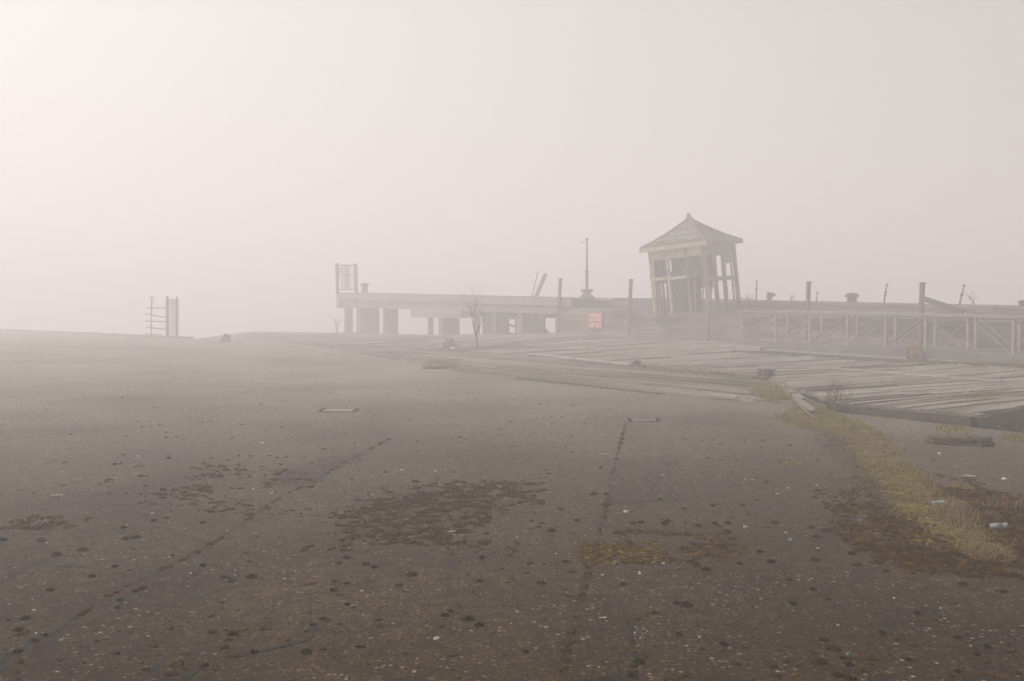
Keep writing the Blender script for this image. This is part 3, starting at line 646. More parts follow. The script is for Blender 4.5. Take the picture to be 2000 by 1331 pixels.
# plastic cup
p = G(1951, 1036); t = thing('plastic_cup', (p.x, p.y, .03), 'crushed clear plastic cup lying on the brown moss', 'plastic cup')
t.rotation_euler = (0, R(90), R(-8))
b = MB(); b.lathe([(.024, -.06), (.026, -.058), (.031, .03), (.034, .055), (.031, .055), (.028, .03), (.023, -.055)], n=18)
for i, v in enumerate(b.v): b.v[i] = (v[0] * .8 + .004 * math.sin(v[2] * 90), v[1] * (1.1 + .1 * math.sin(v[2] * 60)), v[2])
b.build('cup_body', PLAST, t, smooth=True)
b = MB(); b.lathe([(.0285, -.025), (.0305, .015)], n=18)
for i, v in enumerate(b.v): b.v[i] = (v[0] * .83, v[1] * 1.15, v[2])
b.build('cup_label', CONC, t, smooth=True)

# ------------------------------------------------------------------ the landing stage (long timber structure)
T_L, T_J, T_R = wt(660), wt(1090), -9.0
stage = thing('landing_stage', (0, 0, 0), 'derelict grey timber landing stage running along the whole far side', 'landing stage')
def wbox(mb, t0, t1, o0, o1, z0a, z0b, z1a, z1b):
    mb.hexa([wall(t0, o0, z0a), wall(t1, o0, z0b), wall(t1, o1, z0b), wall(t0, o1, z0a), wall(t0, o0, z1a), wall(t1, o0, z1b), wall(t1, o1, z1b), wall(t0, o1, z1a)])
def zled(t): return ztop(t) - .46
# front plank wall, right of the joint: horizontal boards of uneven length
random.seed(11)
mb = MB(); z = -1.2; nb = 14
for k in range(nb):
    f0, f1 = k / nb, (k + 1) / nb
    t = T_R + random.uniform(-2, 0)
    while t < T_J:
        l = random.uniform(2.5, 5.5); t1 = min(t + l, T_J)
        if t1 > T_R:
            a = max(t, T_R); of = random.uniform(-.015, .015)
            def zz(tt, f): return -.5 + (zled(tt) + .5) * f
            g = .010 + .012 * random.random()
            wbox(mb, a + .006, t1 - .006, of, of + .08, zz(a, f0) + g, zz(t1, f0) + g, zz(a, f1), zz(t1, f1))
        t = t1
mb.build('plank_wall', WOODP, stage)
mb = MB(); wbox(mb, T_R, T_J, .11, .2, -.5, -.5, zled(T_R) - .02, zled(T_J) - .02); mb.build('wall_backing', WOODD, stage)
# ledge, set back step and top deck, with stacked dark beams
mb = MB(); n = 26
for k in range(n):
    o0 = .02 + k * .155
    wbox(mb, T_R, T_J, o0, o0 + .147, zled(T_R) - .05, zled(T_J) - .05, zled(T_R) + random.uniform(0, .02), zled(T_J) + random.uniform(0, .02))
mb.build('ledge_deck', DECK2, stage)
mb = MB()
for i, (o0, h0, h1) in enumerate(((3.1, -.40, -.27), (3.3, -.26, -.15), (3.5, -.14, -.03))):
    t = T_R
    while t < T_J:
        t1 = min(T_J, t + random.uniform(4, 8)); dz = random.uniform(-.02, .03)
        wbox(mb, t + .01, t1 - .01, o0 + random.uniform(-.03, .03), o0 + .3, ztop(t) + h0 + dz, ztop(t1) + h0 + dz, ztop(t) + h1 + dz, ztop(t1) + h1 + dz); t = t1
mb.build('step_beam', WOODP, stage)
mb = MB(); wbox(mb, T_R, T_J, 3.92, 4.0, zled(T_R) - .1, zled(T_J) - .1, ztop(T_R) - .07, ztop(T_J) - .07); mb.build('step_backing', WOODD, stage)
mb = MB()
for k in range(34):
    o0 = 3.6 + k * .2; t = T_R
    wbox(mb, T_R, T_J, o0, o0 + .188, ztop(T_R) - .06, ztop(T_J) - .06, ztop(T_R) + random.uniform(-.02, .02), ztop(T_J) + random.uniform(-.02, .02))
for k in range(20):
    o0 = .05 + k * .2
    wbox(mb, T_J, T_L, o0, o0 + .188, ztop(T_J) - .06, ztop(T_L) - .06, ztop(T_J) + random.uniform(-.02, .01), ztop(T_L) + random.uniform(-.02, .01))
mb.build('top_deck', WOOD, stage)
# left part: deep edge beams on piers standing in the river
mb = MB(); wbox(mb, T_J - 1.0, T_L, -.10, .16, ztop(T_J) - .42, ztop(T_L) - .42, ztop(T_J) - .03, ztop(T_L) - .03)
mb.build('edge_beam', WOODF, stage)
mb = MB(); wbox(mb, T_J, T_L, -.02, .24, ztop(T_J) - .78, ztop(T_L) - .92, ztop(T_J) - .43, ztop(T_L) - .43)
wbox(mb, T_J, T_L, 3.6, 3.9, ztop(T_J) - .7, ztop(T_L) - .8, ztop(T_J) - .1, ztop(T_L) - .1)
wbox(mb, wt(905), wt(806), -.12, .30, 1.05, 1.05, 1.6, 1.6)
mb.build('lower_beam', WOODP, stage)
def pier(px0, px1, off, dep, ztp, m=WOODF, name='pier', zb=-4):
    mb = MB(); t1 = wt(px0, off); ln = .45 if px1 - px0 > 25 else .22; t0 = t1 - ln; dep = .1
    while dep < 3:
        q = wall(t0, off + dep)
        if 1000 + FPX * q.x / q.y >= px1: break
        dep += .02
    wbox(mb, t0, t1, off, off + dep, zb, zb, ztp, ztp); return mb.build(name, m, stage, bevel=.03)
for a, c, o_, d_ in ((672, 689, .5, .4), (696, 741, .1, 1.2), (748, 778, 1.5, 1.0), (835, 847, .5, .4), (856, 898, .1, 1.2), (925, 938, 1.4, .5), (963, 979, .2, .5), (1009, 1058, .12, 1.1)):
    pier(a, c, o_, d_, 1.75)
pier(658, 697, -.14, 1.3, ztop(T_L) - .035, WOODF, 'pier_head', ztop(T_L) - 1.0)
# broken boarding and braces between the inner piers
mb = MB()
for px0, px1, z0, z1 in ((905, 966, 1.12, 1.7), (940, 964, .1, 1.12), (948, 992, -.2, 1.3), (978, 1010, 1.15, 1.5), (985, 1062, 1.02, 1.6), (984, 991, 0, 1.0), (1004, 1012, 0, 1.05), (984, 1010, -.2, .32), (1054, 1062, 0, 1.1), (1058, 1092, 1.12, 1.7), (1054, 1092, -.2, .34), (1084, 1096, .2, 1.3)):
    a, c = wt(px1, .3), wt(px0, .3); n = max(1, int((c - a) / .22))
    for i in range(n):
        q0, q1 = a + (c - a) * i / n, a + (c - a) * (i + 1) / n
        wbox(mb, q0 + .004, q1 - .004, .32 + random.uniform(0, .02) + .03 * (z1 < 1.2), .39 + .03 * (z1 < 1.2), z0, z0, z1 + random.uniform(-.06, .04), z1 + random.uniform(-.06, .04))
mb.build('board_screen', WOODD, stage)
mb = MB(); mb.beam(AT(988, 632, 56.5), AT(1010, 640, 55.3), .08, .10); mb.beam(AT(906, 612, 58.5), AT(925, 620, 57), .1, .1); mb.beam(AT(955, 655, 57), AT(978, 600, 56), .14, .14); mb.beam(AT(1062, 645, 53.5), AT(1068, 650, 53.3), .2, .2)
mb.build('brace', WOODD, stage)
# graffiti strokes on the boards behind the gangway
def scrawl(px0, px1, py0, py1, n, seed):
    random.seed(seed); mb = MB()
    for i in range(n):
        x = px0 + (px1 - px0) * (i + .5) / n; t = wt(x, -.05); w = (px1 - px0) / n * .017
        zc = AT(x, (py0 + py1) / 2, wall(t).y).z; h = (py1 - py0) * .017 / 2
        pts = []; a0 = random.uniform(0, 6); kk = random.uniform(3.2, 6.0)
        for k in range(9):
            a = a0 + kk * k / 8; pts.append(wall(t + math.cos(a) * w * .45, -.012, zc + math.sin(a) * h * random.uniform(.8, 1)))
        for p, q in zip(pts, pts[1:]): mb.beam(p, q, .012, .035, (WN.x, WN.y, 0)) if False else mb.tube([p, q], .016, 5)
    mb.build('graffiti', GRAF, stage)
scrawl(1458, 1482, 621, 640, 3, 4); scrawl(1555, 1585, 626, 645, 3, 6); scrawl(1737, 1760, 630, 645, 3, 9); scrawl(1775, 1795, 636, 650, 3, 2); scrawl(1855, 1868, 634, 642, 2, 8)
# dark painted stretches of wall behind the gangway and pale weathered streaks
mb = MB()
for px0, px1, a, c in ((1452, 1500, 619, 637), (1510, 1560, 620, 638), (1585, 1700, 622, 644), (1705, 1800, 624, 652), (1810, 1905, 626, 655), (1900, 2090, 630, 690)):
    t0, t1 = wt(px1, -.03), wt(px0, -.03); y0, y1 = wall(t0).y, wall(t1).y
    za, zb = AT(px1, c, y0).z, AT(px0, c, y1).z; zc, zd = AT(px1, a, y0).z, AT(px0, a, y1).z
    wbox(mb, t0, t1, -.034, -.019, za, zb, zc, zd)
mb.build('dark_boarding', M('dark_tarred_boards', [(.3, (.028, .025, .021)), (.52, (.085, .075, .065)), (.66, (.22, .195, .17))], 1.6, 8, .85, coord='World', stretch=(1, 1, 4)), stage)

# ------------------------------------------------------------------ tall posts on the stage front
POST = [(1092, 546, 650, .125, 'grey fender post at the joint between piers and plank wall'), (1230, 548, 657, .125, 'leaning fender post between the red sign and the kiosk'), (1384, 560, 668, .15, 'fender post standing directly before the kiosk corner'),
        (1577, 553, 690, .125, 'square fender post rising behind the gangway middle'), (1799, 555, 700, .135, 'thickest fender post with a fallen rail against it')]
for px, y0, y1, w, lb in POST:
    t = wt(px, -.2); d = wall(t, -.2).y; top = AT(px + 2.5, y0, d); bot = AT(px - 3.5, y1, d); bot.z -= .4
    th = thing('fender_post', bot, lb, 'post', 'fender posts along the stage front')
    b = MB(); b.beam((0, 0, 0), top - bot, w, w, (WN.x, WN.y, 0)); b.build('shaft', WOOD, th, bevel=.02)
    b = MB(); e = top - bot; n = e.normalized(); b.beam(e + n * .003, e + n * .05, w * 1.05, w * 1.04, (WN.x, WN.y, 0)); b.build('cap', WOODD, th)
a = AT(1801, 583, 33.0); c = AT(1884, 610, 32.3)
b = MB(); mid = (a + c) / 2; b.beam(a - mid, c - mid, .14, .17); o = b.build('fallen_rail', WOOD, bevel=.015); o.location = mid; tag(o, 'fallen square rail sloping down from the thickest fender post', 'rail')
for x0, y0, x1, y1, w, lb in ((1042, 592, 1066, 535, .22, 'thick timber leaning to the right on the stage top'), (1036, 592, 1051, 530, .055, 'thin dark stake leaning beside the thick timber')):
    a, c = AT(x0, y0, 57.5), AT(x1, y1, 57.5); b = MB(); b.beam((0, 0, 0), c - a, w, w, (0, 1, 0)); o = b.build('leaning_timber', WOOD); o.location = a; tag(o, lb, 'timber', 'leaning timbers on the stage')

# ------------------------------------------------------------------ sign
t_ = wt(1163, -.06); d_ = wall(t_, -.06).y
p = AT(1163, 626, d_); wm = 30 / FPX * d_; hm = 31 / FPX * d_
ang = math.atan2(-WD.y, -WD.x)     # the sign's own left-to-right direction along the wall
sg = thing('warning_sign', p, 'red warning sign with white capitals fixed to the plank wall', 'sign', None, ang)
ws = wm / abs(math.cos(ang - 0)) * .82
b = MB(); b.box(-ws / 2, ws / 2, -.02, .006, -hm / 2, hm / 2); b.build('panel', RED, sg)
for i, (txt, sz, zz) in enumerate((('DANGEROUS', .155, .225), ('STRUCTURE', .155, .02), ('KEEP OUT', .205, -.235))):
    cu = bpy.data.curves.new('lettering', 'FONT'); cu.body = txt; cu.align_x = 'CENTER'; cu.align_y = 'CENTER'; cu.size = sz * 1.25; cu.extrude = .004; cu.offset = .006
    tmp = bpy.data.objects.new('lettering_source', cu); COL.objects.link(tmp); bpy.context.view_layer.update()
    me = bpy.data.meshes.new_from_object(tmp.evaluated_get(bpy.context.evaluated_depsgraph_get()))
    COL.objects.unlink(tmp); bpy.data.objects.remove(tmp)
    me.materials.clear(); me.materials.append(WHITE)
    xs = [v.co.x for v in me.vertices]; k = ws * .86 / (max(xs) - min(xs))
    for v in me.vertices: v.co.x *= k
    o = bpy.data.objects.new('lettering', me); COL.objects.link(o); o.parent = sg; o.rotation_euler = (R(90), 0, 0); o.location = (0, -.026, zz * hm / .74)

# ------------------------------------------------------------------ kiosk
KD = 43.2
kp = AT(1361, 607, KD)
kiosk = thing('kiosk', kp, 'derelict leaning timber kiosk with a broken hipped roof on the stage', 'kiosk')
KDARK = M('kiosk_dark_boards', [(.25, (.018, .016, .013)), (.55, (.045, .040, .033)), (.85, (.10, .09, .075))], 2.5, 8, .85, bump=.6, bscale=14, island=.5)
kiosk.rotation_mode = 'ZYX'; kiosk.rotation_euler = (0, R(-5.2), R(-40))
a = 1.27; H = 2.72
def kb(mb, x0, x1, y0, y1, z0, z1): mb.box(x0, x1, y0, y1, z0, z1)
# posts
random.seed(5)
for x, y, w, zb in ((-a, -a, .13, .1), (a, -a, .16, .0), (a, a, .15, .1), (-a, a, .13, .0), (-.45, -a, .13, -.02), (.44, -a, .11, -.02)):
    b = MB(); b.beam((x + random.uniform(-.03, .05), y, zb), (x, y, H), w, w, (0, 1, 0)); b.build('post', CREAM if (x < -.4 and y < 0) else WOODP, kiosk, bevel=.012)
for y, w, zt in ((-.48, .16, 2.3), (.28, .16, 2.3), (.95, .05, 2.3)):
    b = MB(); b.beam((a, y, .05), (a, y, zt), w, .10, (0, 1, 0)); b.build('post', WOOD, kiosk)
# friezes under the eaves
b = MB()
for x0, x1 in ((-a + .09, -.56), (-.38, .39), (.53, a - .1)): kb(b, x0, x1, -a - .03, -a + .03, H - .40, H - .02)
b.build('frieze', CREAM, kiosk)
b = MB()
kb(b, a - .03, a + .03, -a + .1, a - .1, H - .48, H - .02); kb(b, -a + .1, a - .1, a - .03, a + .03, H - .48, H - .02); kb(b, -a - .03, -a + .03, -a + .1, a - .1, H - .48, H - .02)
kb(b, a - .028, a + .028, .36, .93, H - .86, H - .485)
b.build('side_frieze', WOOD, kiosk)
b = MB(); kb(b, -a + .05, a - .05, -a - .05, -a + .05, H - .47, H - .41); kb(b, -a + .09, -.56, -a - .06, -a + .06, 1.40, 1.52); kb(b, -.38, .39, -a - .06, -a + .06, 1.38, 1.50); b.build('rail', CREAM, kiosk)
b = MB(); b.beam((.53, -a, 1.44), (a - .3, -a, 1.60), .05, .08); kb(b, a - .05, a + .05, -a + .1, a - .1, 1.16, 1.34); b.build('rail', WOOD, kiosk)
# dark boarding: front dado, right face strip, back wall and left wall with gaps
def vboards(name, axis, c, s0, s1, z0, z1, m, skip=(), w=.14, jit=.06):
    b = MB(); s = s0; i = 0
    while s < s1 - .02:
        e = min(s + w, s1)
        if i not in skip:
            j0, j1 = random.uniform(-jit, jit), random.uniform(-jit, jit) * .3
            if axis == 'x': kb(b, s + .004, e - .004, c - .012, c + .012, z0 + j0, z1 + j1)
            else: kb(b, c - .012, c + .012, s + .004, e - .004, z0 + j0, z1 + j1)
        s = e; i += 1
    b.build(name, m, kiosk)
vboards('dado_boards', 'x', -a + .10, -.44, .95, -.35, 1.36, KDARK)
vboards('dado_boards', 'x', -a + .10, -a + .12, -.62, -.1, 1.36, KDARK, skip=(1, 3), w=.13)
vboards('side_boards', 'y', a - .07, -a + .08, -.40, 1.20, 2.28, KDARK)
vboards('side_boards', 'y', a - .07, -a + .08, -a + .30, -.1, 1.2, KDARK)
vboards('back_boards', 'x', a - .08, -a + .12, .22, .9, 2.32, KDARK)
vboards('back_boards', 'x', a - .08, -a + .1, -.5, -.2, .9, KDARK, skip=(2,))
vboards('left_boards', 'y', -a + .08, -a + .1, -.06, 1.3, 2.32, KDARK)
vboards('left_boards', 'y', -a + .08, .26, a - .10, 1.3, 2.32, KDARK)
vboards('left_boards', 'y', -a + .08, -.04, .24, 1.3, 1.75, KDARK)
vboards('left_boards', 'y', -a + .08, -a + .1, a - .1, -.1, 1.3, KDARK, skip=(3, 4, 5, 10, 11, 13))
b = MB(); kb(b, -a, a, -a, a, -.42, -.30); kb(b, -a - .1, a + .1, -a - .14, -a + .1, -.30, -.16); kb(b, a - .1, a + .14, -a + .1, a + .1, -.30, -.14); b.build('floor_frame', WOODD, kiosk)
for p0, p1, w_ in (((.98, -a + .02, -.1), (1.12, -a + .02, 1.15), .05), ((1.13, -a + .06, -.1), (1.0, -a + .06, .8), .04), ((-1.08, -a + .05, -.15), (-.98, -a + .04, 1.2), .08), ((.30, -a + .2, 1.5), (-.1, -a + .25, 2.3), .05), ((.62, -a + .05, -.3), (.70, -a + .05, 1.3), .09)):
    b = MB(); b.beam(p0, p1, w_, .03, (0, 1, 0)); b.build('broken_slat', WOOD, kiosk)
# hipped roof with stripped lower courses
E = 1.55; AP = 1.10; zc = H
roof = MB()
cs = [(-E, -E), (E, -E), (E, E), (-E, E)]
def hip(f, k): return (cs[k][0] * (1 - f), cs[k][1] * (1 - f), zc + .06 + AP * (.72 * f + .28 * f * f))
for k in range(4):
    n = 13
    for i in range(n):
        f0, f1 = i / n, (i + 1) / n
        if k == 0 and i < 4: continue
        p0, p1, p2, p3 = [Vector(v) for v in (hip(f0 - .012 if f0 > 0 else 0, k), hip(f0 - .012 if f0 > 0 else 0, (k + 1) % 4), hip(f1, (k + 1) % 4), hip(f1, k))]
        lift = Vector((0, 0, .045)); roof.add([p0 + lift, p1 + lift, p2 + lift * .25, p3 + lift * .25, p0, p1, p2 - lift * .5, p3 - lift * .5], [(0, 1, 2, 3), (5, 4, 7, 6), (4, 5, 1, 0), (5, 6, 2, 1), (7, 4, 0, 3)])
rf = roof.build('roof', ROOF, kiosk)
# torn shingles left on the stripped front courses
b = MB()
for i in range(4):
    f0, f1 = i / 13, (i + 1.1) / 13; n = 22
    for j in range(n):
        if random.random() < (.12, .34, .5, .3)[i]: continue
        def on(f, s): p = Vector(hip(f, 0)).lerp(Vector(hip(f, 1)), s); return p
        s0, s1 = j / n + .004, (j + 1) / n - .004; up = Vector((0, -.02, .05)); e = random.uniform(-.02, .015)
        q = [on(f0 + e, s0) + up, on(f0 + e, s1) + up, on(f1, s1) + up * .4, on(f1, s0) + up * .4]
        b.add(q + [v - Vector((0, 0, .02)) for v in q], [(0, 1, 2, 3), (4, 5, 1, 0), (5, 6, 2, 1), (7, 4, 0, 3), (7, 6, 5, 4)])
b.build('torn_shingles', ROOF, rf)
b = MB()
for f in (.16, .245, .31):
    p, q = Vector(hip(f, 0)), Vector(hip(f, 1))
    for s0, s1 in ((.02, .22), (.26, .45), (.5, .68), (.72, .97)):
        j = random.uniform(-.02, .02); b.beam(p.lerp(q, s0 + j) + Vector((0, -.01, .03)), p.lerp(q, s1 + j) + Vector((0, -.01, .03 + random.uniform(-.01, .02))), .06, .045)
b.build('roof_lath', LATH, rf)
b = MB()
for f in (.02, .10, .2): b.beam(Vector(hip(f, 0)) - Vector((0, 0, .03)), Vector(hip(f, 1)) - Vector((0, 0, .03)), .09, .03)
for s in range(8):
    p = Vector(hip(0, 0)).lerp(Vector(hip(0, 1)), (s + .5) / 8); q = Vector(hip(.34, 0)).lerp(Vector(hip(.34, 1)), (s + .5) / 8); b.beam(p - Vector((0, 0, .05)), q - Vector((0, 0, .05)), .05, .07)
b.build('rafter', WOODD, rf)
b = MB()
b.box(-E - .03, E + .03, -E - .03, -E + .01, zc - .10, zc + .085)
b.build('fascia', LATH, rf)
b = MB(); b.box(E - .01, E + .03, -E + .012, E + .03, zc - .05, zc + .10); b.box(-E - .03, E - .012, E - .01, E + .03, zc - .05, zc + .10); b.box(-E - .03, -E + .01, -E + .012, E - .012, zc - .05, zc + .10); b.build('fascia', WOOD, rf)
b = MB(); b.box(-E, E, -E + .012, E - .012, zc - .02, zc + .02); b.build('soffit', WOOD, rf)
b = MB()
for k in range(4): b.tube([Vector(hip(i / 10 * .97, k)) + Vector((0, 0, .035)) for i in range(11)], .05, 6)
b.build('hip_cap', ROOF, rf)
b = MB(); b.lathe([(.24, .0), (.15, .10), (.09, .16), (.075, .26), (.09, .29), (.03, .31)], (0, 0, zc + AP * .93 + .06), 10); b.build('finial', ROOF, rf)

# ------------------------------------------------------------------ gangway with truss sides and one iron wheel
g0 = Vector((7.9, 35.5)); g1 = Vector((13.5, 27.0)); GD = (g1 - g0).normalized(); GN = Vector((-GD.y, GD.x))
gang = thing('gangway', (g0.x, g0.y, 0), 'long grey timber gangway with trussed sides resting on the deck', 'gangway', None, math.atan2(GD.y, GD.x))
def gs(px, off=0.0):
    k = (px - 1000) / FPX * 1.0005; b = g0 + GN * off
    return (k * b.y - b.x) / (GD.x - k * GD.y)
GE = 15.0; GWD = 1.75
def gz(s): return .20 - .013 * s     # underside
def gbox(mb, s0, s1, y0, y1, a0, a1):   # heights above the underside
    mb.hexa([(s0, y0, gz(s0) + a0), (s1, y0, gz(s1) + a0), (s1, y1, gz(s1) + a0), (s0, y1, gz(s0) + a0), (s0, y0, gz(s0) + a1), (s1, y0, gz(s1) + a1), (s1, y1, gz(s1) + a1), (s0, y1, gz(s0) + a1)])
for yy, nm in ((-.06, 'side_beam'), (GWD - .06, 'side_beam')):
    b = MB(); gbox(b, 0, GE, yy, yy + .12, .06, .34); b.build(nm, WOOD, gang, bevel=.01)
    b = MB(); gbox(b, 0, GE, yy - .03, yy + .15, 0, .055); b.build('bottom_plank', PALEW, gang)
b = MB(); s = .0
random.seed(3)
while s < GE: gbox(b, s + .006, s + .17, .065, GWD - .065, .28, .33); s += .176
b.build('walkway_boards', DECK2, gang)
FRONT = [1451, 1515, 1582, 1655, 1730, 1808, 1891, 1979, 2075, 2180]
ss = [gs(p) for p in FRONT]
for yy, off in ((0.0, 0), (GWD, .45)):
    b = MB(); gbox(b, -.05, GE, yy - .05, yy + .05, 1.26, 1.33); b.build('top_rail', WOODG, gang, bevel=.01)
    b = MB(); gbox(b, -.05, GE, yy - .04, yy + .04, 1.14, 1.20); 
    for i, s in enumerate(ss):
        s += off; b2 = MB(); b2.beam((s, yy, gz(s) + .34), (s + random.uniform(-.02, .02), yy, gz(s) + 1.26), .075, .075, (0, 1, 0)); b2.build('post', WOODG, gang)
        if i < len(ss) - 1:
            e = ss[i + 1] + off - .06; s0 = s + .1
            b3 = MB()
            if i < 5: b3.beam((s0, yy - .02, gz(s0) + .40), (e, yy - .02, gz(e) + 1.22), .045, .06, (0, 1, 0))
            else: b3.beam((s0, yy - .02, gz(s0) + 1.22), (e, yy - .02, gz(e) + .36), .045, .06, (0, 1, 0))
            b3.build('brace', WOOD, gang)
b = MB(); gbox(b, .05, 1.2, -.3, .0 - .062, -.02, .12); b.build('end_block', WOODG, gang)
# wheel
sw = gs(1788, -.14); pw = AT(1788, 692, (g0 + GD * sw - GN * .14).y)
RW = .285
wl = bpy.data.objects.new('wheel', None); COL.objects.link(wl); wl.parent = gang; wl.location = (sw, -.16, pw.z)
b = MB()
def annulus(mb, r0, r1, y0, y1, n=40):
    vs = []
    for r, y in ((r0, y0), (r1, y0), (r1, y1), (r0, y1)):
        for k in range(n): q = 2 * math.pi * k / n; vs.append((r * math.cos(q), y, r * math.sin(q)))
    fs = []
    for i in range(4):
        j = (i + 1) % 4
        for k in range(n): l = (k + 1) % n; fs.append((i * n + k, j * n + k, j * n + l, i * n + l))
    mb.add(vs, fs)
annulus(b, RW - .045, RW, -.05, .05); b.build('rim', RUST, wl)
b = MB(); annulus(b, .02, .075, -.06, .06, 20); b.build('hub', RUST, wl)
b = MB()
for k in range(8):
    q = 2 * math.pi * k / 8 + .2; c, s = math.cos(q), math.sin(q)
    b.beam((c * .072, 0, s * .072), (c * (RW - .042), 0, s * (RW - .042)), .055, .05, (0, 1, 0), .085, .05)
b.build('spokes', RUST, wl)
b = MB(); b.tube([(0, .065, 0), (0, GWD, 0)], .02, 8); b.build('axle', IRON, wl)
# far side wheel on the same axle
wl2 = wl.copy(); COL.objects.link(wl2); wl2.parent = gang; wl2.location = (sw, GWD + .12, pw.z)
for ch in list(wl.children):
    if ch.name.startswith('axle'): continue
    c = ch.copy(); COL.objects.link(c); c.parent = wl2
# damp moss clumps, coloured dark so they also paint the gangway's shade
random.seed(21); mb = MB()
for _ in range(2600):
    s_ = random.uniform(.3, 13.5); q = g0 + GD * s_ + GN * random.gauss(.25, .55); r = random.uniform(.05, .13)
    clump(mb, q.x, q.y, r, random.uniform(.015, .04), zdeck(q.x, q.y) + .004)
tag(mb.build('damp_moss_shade', M('damp_green_moss_shade', [(.3, (.020, .022, .009)), (.7, (.05, .05, .02))], 3, 5, 1.0, island=.4, coord='World', spec=.05)), 'dark green damp moss with painted shade on the deck under the gangway', 'moss', kind='stuff')
# ------------------------------------------------------------------ things standing on the stage top
def bollard(px, ytop, off, w, label, zoff=0.0):
    t = wt(px, off); p = wall(t, off, ztop(t)); d = p.y; r = w / FPX * d / 2
    zt = AT(px, ytop, d).z; h = max(.25, zt - p.z)
    o = thing('bollard', p, label, 'bollard', 'mushroom bollards on the stage top')
    b = MB(); b.lathe([(r * .82, -.05), (r * .80, .05), (r * .66, .1), (r * .66, h - r * .75)], n=20); b.build('stem', IRON, o, smooth=True)
    b = MB(); b.lathe([(r * .66, h - r * .74), (r * .98, h - r * .62), (r, h - r * .42), (r * .86, h - r * .18), (r * .5, h - .02), (.02, h)], n=20); b.build('cap', IRON, o, smooth=True)
bollard(713, 553, 1.2, 17, 'small round topped bollard beside the tall iron cage')
bollard(1663, 572, 4.6, 27, 'large mushroom bollard between the two tall right hand posts')
bollard(1996, 596, 4.6, 18, 'bollard cut by the right edge of the view')
t = wt(1502, 4.6); p = wall(t, 4.6, ztop(t)); o = thing('bollard', p, 'broken twin headed bollard right of the kiosk', 'bollard', 'mushroom bollards on the stage top')
b = MB(); b.lathe([(.13, -.05), (.11, .05), (.11, .3), (.13, .36), (.06, .40)], n=14); b.build('stem', IRON, o, smooth=True)
b = MB(); b.beam((.0, 0, .2), (.24, 0, .3), .10, .12); b.build('horn', IRON, o)

def pole(px, ytop, off, r, lean, label, collars=(.35,), name='lamp_stub'):
    t = wt(px, off); p = wall(t, off, ztop(t)); zt = AT(px, ytop, p.y).z - p.z
    o = thing(name, p, label, 'pole', 'thin iron poles on the stage top')
    b = MB(); b.tube([(0, 0, -.05), (lean * .5, 0, zt * .5), (lean, 0, zt)], [r * 1.25, r, r * .8], 8); b.build('shaft', IRON, o)
    b = MB()
    for c in collars: b.lathe([(r * 1.1, -.03), (r * 2.1, -.015), (r * 2.1, .015), (r * 1.1, .03)], (lean * c, 0, zt * c), 8)
    b.lathe([(r, 0), (r * 2.0, .02), (r * 2.0, .05), (r * .6, .06)], (lean, 0, zt - .03), 8); b.build('collar', IRON, o)
pole(1476, 550, 4.2, .03, .03, 'thin upright pole nearest the right side of the kiosk', (.6,))
pole(1594, 572, 6.0, .028, .02, 'short thin pole just right of the square fender post', ())
pole(1725, 556, 4.2, .03, .12, 'leaning thin pole between bollard and thickest fender post', (.6, .45))
pole(1872, 558, 4.2, .032, .18, 'leaning thin pole above the fallen rail', (.55, .5))
# tall cast iron lamp standard
t = wt(1146, 4.4); p = wall(t, 4.4, ztop(t) - .02); lp = thing('lamp_standard', p, 'tall cast iron lamp standard with a broken arm and flared base', 'lamp standard')
ht = AT(1146, 465, p.y).z - p.z; k = ht / 2.76
b = MB(); b.lathe([(.42, -.1), (.42, .02), (.36, .07), (.24, .16), (.20, .24), (.24, .30), (.34, .36), (.35, .42), (.20, .45)], n=10); b.build('base', IRON, lp)
b = MB(); b.lathe([(.075, .44), (.07, 1.18 * k), (.05, 1.3 * k), (.045, ht - .08)], n=10); b.build('shaft', IRON, lp)
b = MB(); b.lathe([(.075, 1.12 * k), (.11, 1.14 * k), (.08, 1.18 * k), (.12, 1.22 * k), (.055, 1.27 * k)], n=10); b.build('collar', IRON, lp)
b = MB(); b.lathe([(.045, ht - .12), (.075, ht - .1), (.075, ht - .02), (.03, ht)], n=10); b.build('cap', IRON, lp)
b = MB(); b.tube([(-.03, 0, ht - .22), (-.2, 0, ht - .23), (-.33, 0, ht - .21)], [.025, .022, .015], 6); b.build('arm', IRON, lp)
# tall iron cage at the far left end
t = wt(677, .4); p = wall(t, .4, ztop(t) - .05); cg = thing('iron_cage', p, 'tall rusted iron cage frame at the far end of the stage', 'iron frame')
sc = p.y / FPX; hw = 18.5 * sc; hh = 58 * sc
for x in (-hw, hw):
    for y in (0, .5):
        b = MB(); b.beam((x, y, 0), (x - .03, y, hh * (1.02 if x < 0 else 1)), .11, .11, (0, 1, 0)); b.build('post', IRON, cg)
for i in range(11):
    x = -hw + 2 * hw * (i + .5) / 11
    if i in (1, 8): continue
    for y in (0, .5):
        b = MB(); b.tube([(x, y, .25), (x, y, hh * .97)], .016 + .02 * (i == 5), 5); b.build('bar', IRON, cg)
b = MB()
for z in (.25, hh * .62, hh * .95):
    for y in (0, .5): b.beam((-hw, y, z), (hw, y, z), .04, .05)
    for x in (-hw, hw): b.beam((x, 0, z), (x, .5, z), .04, .05)
for z in (.72, .78, .84): b.beam((-hw, 0, hh * z), (-hw * .45, 0, hh * z), .03, .06)
b.build('rails', IRON, cg)

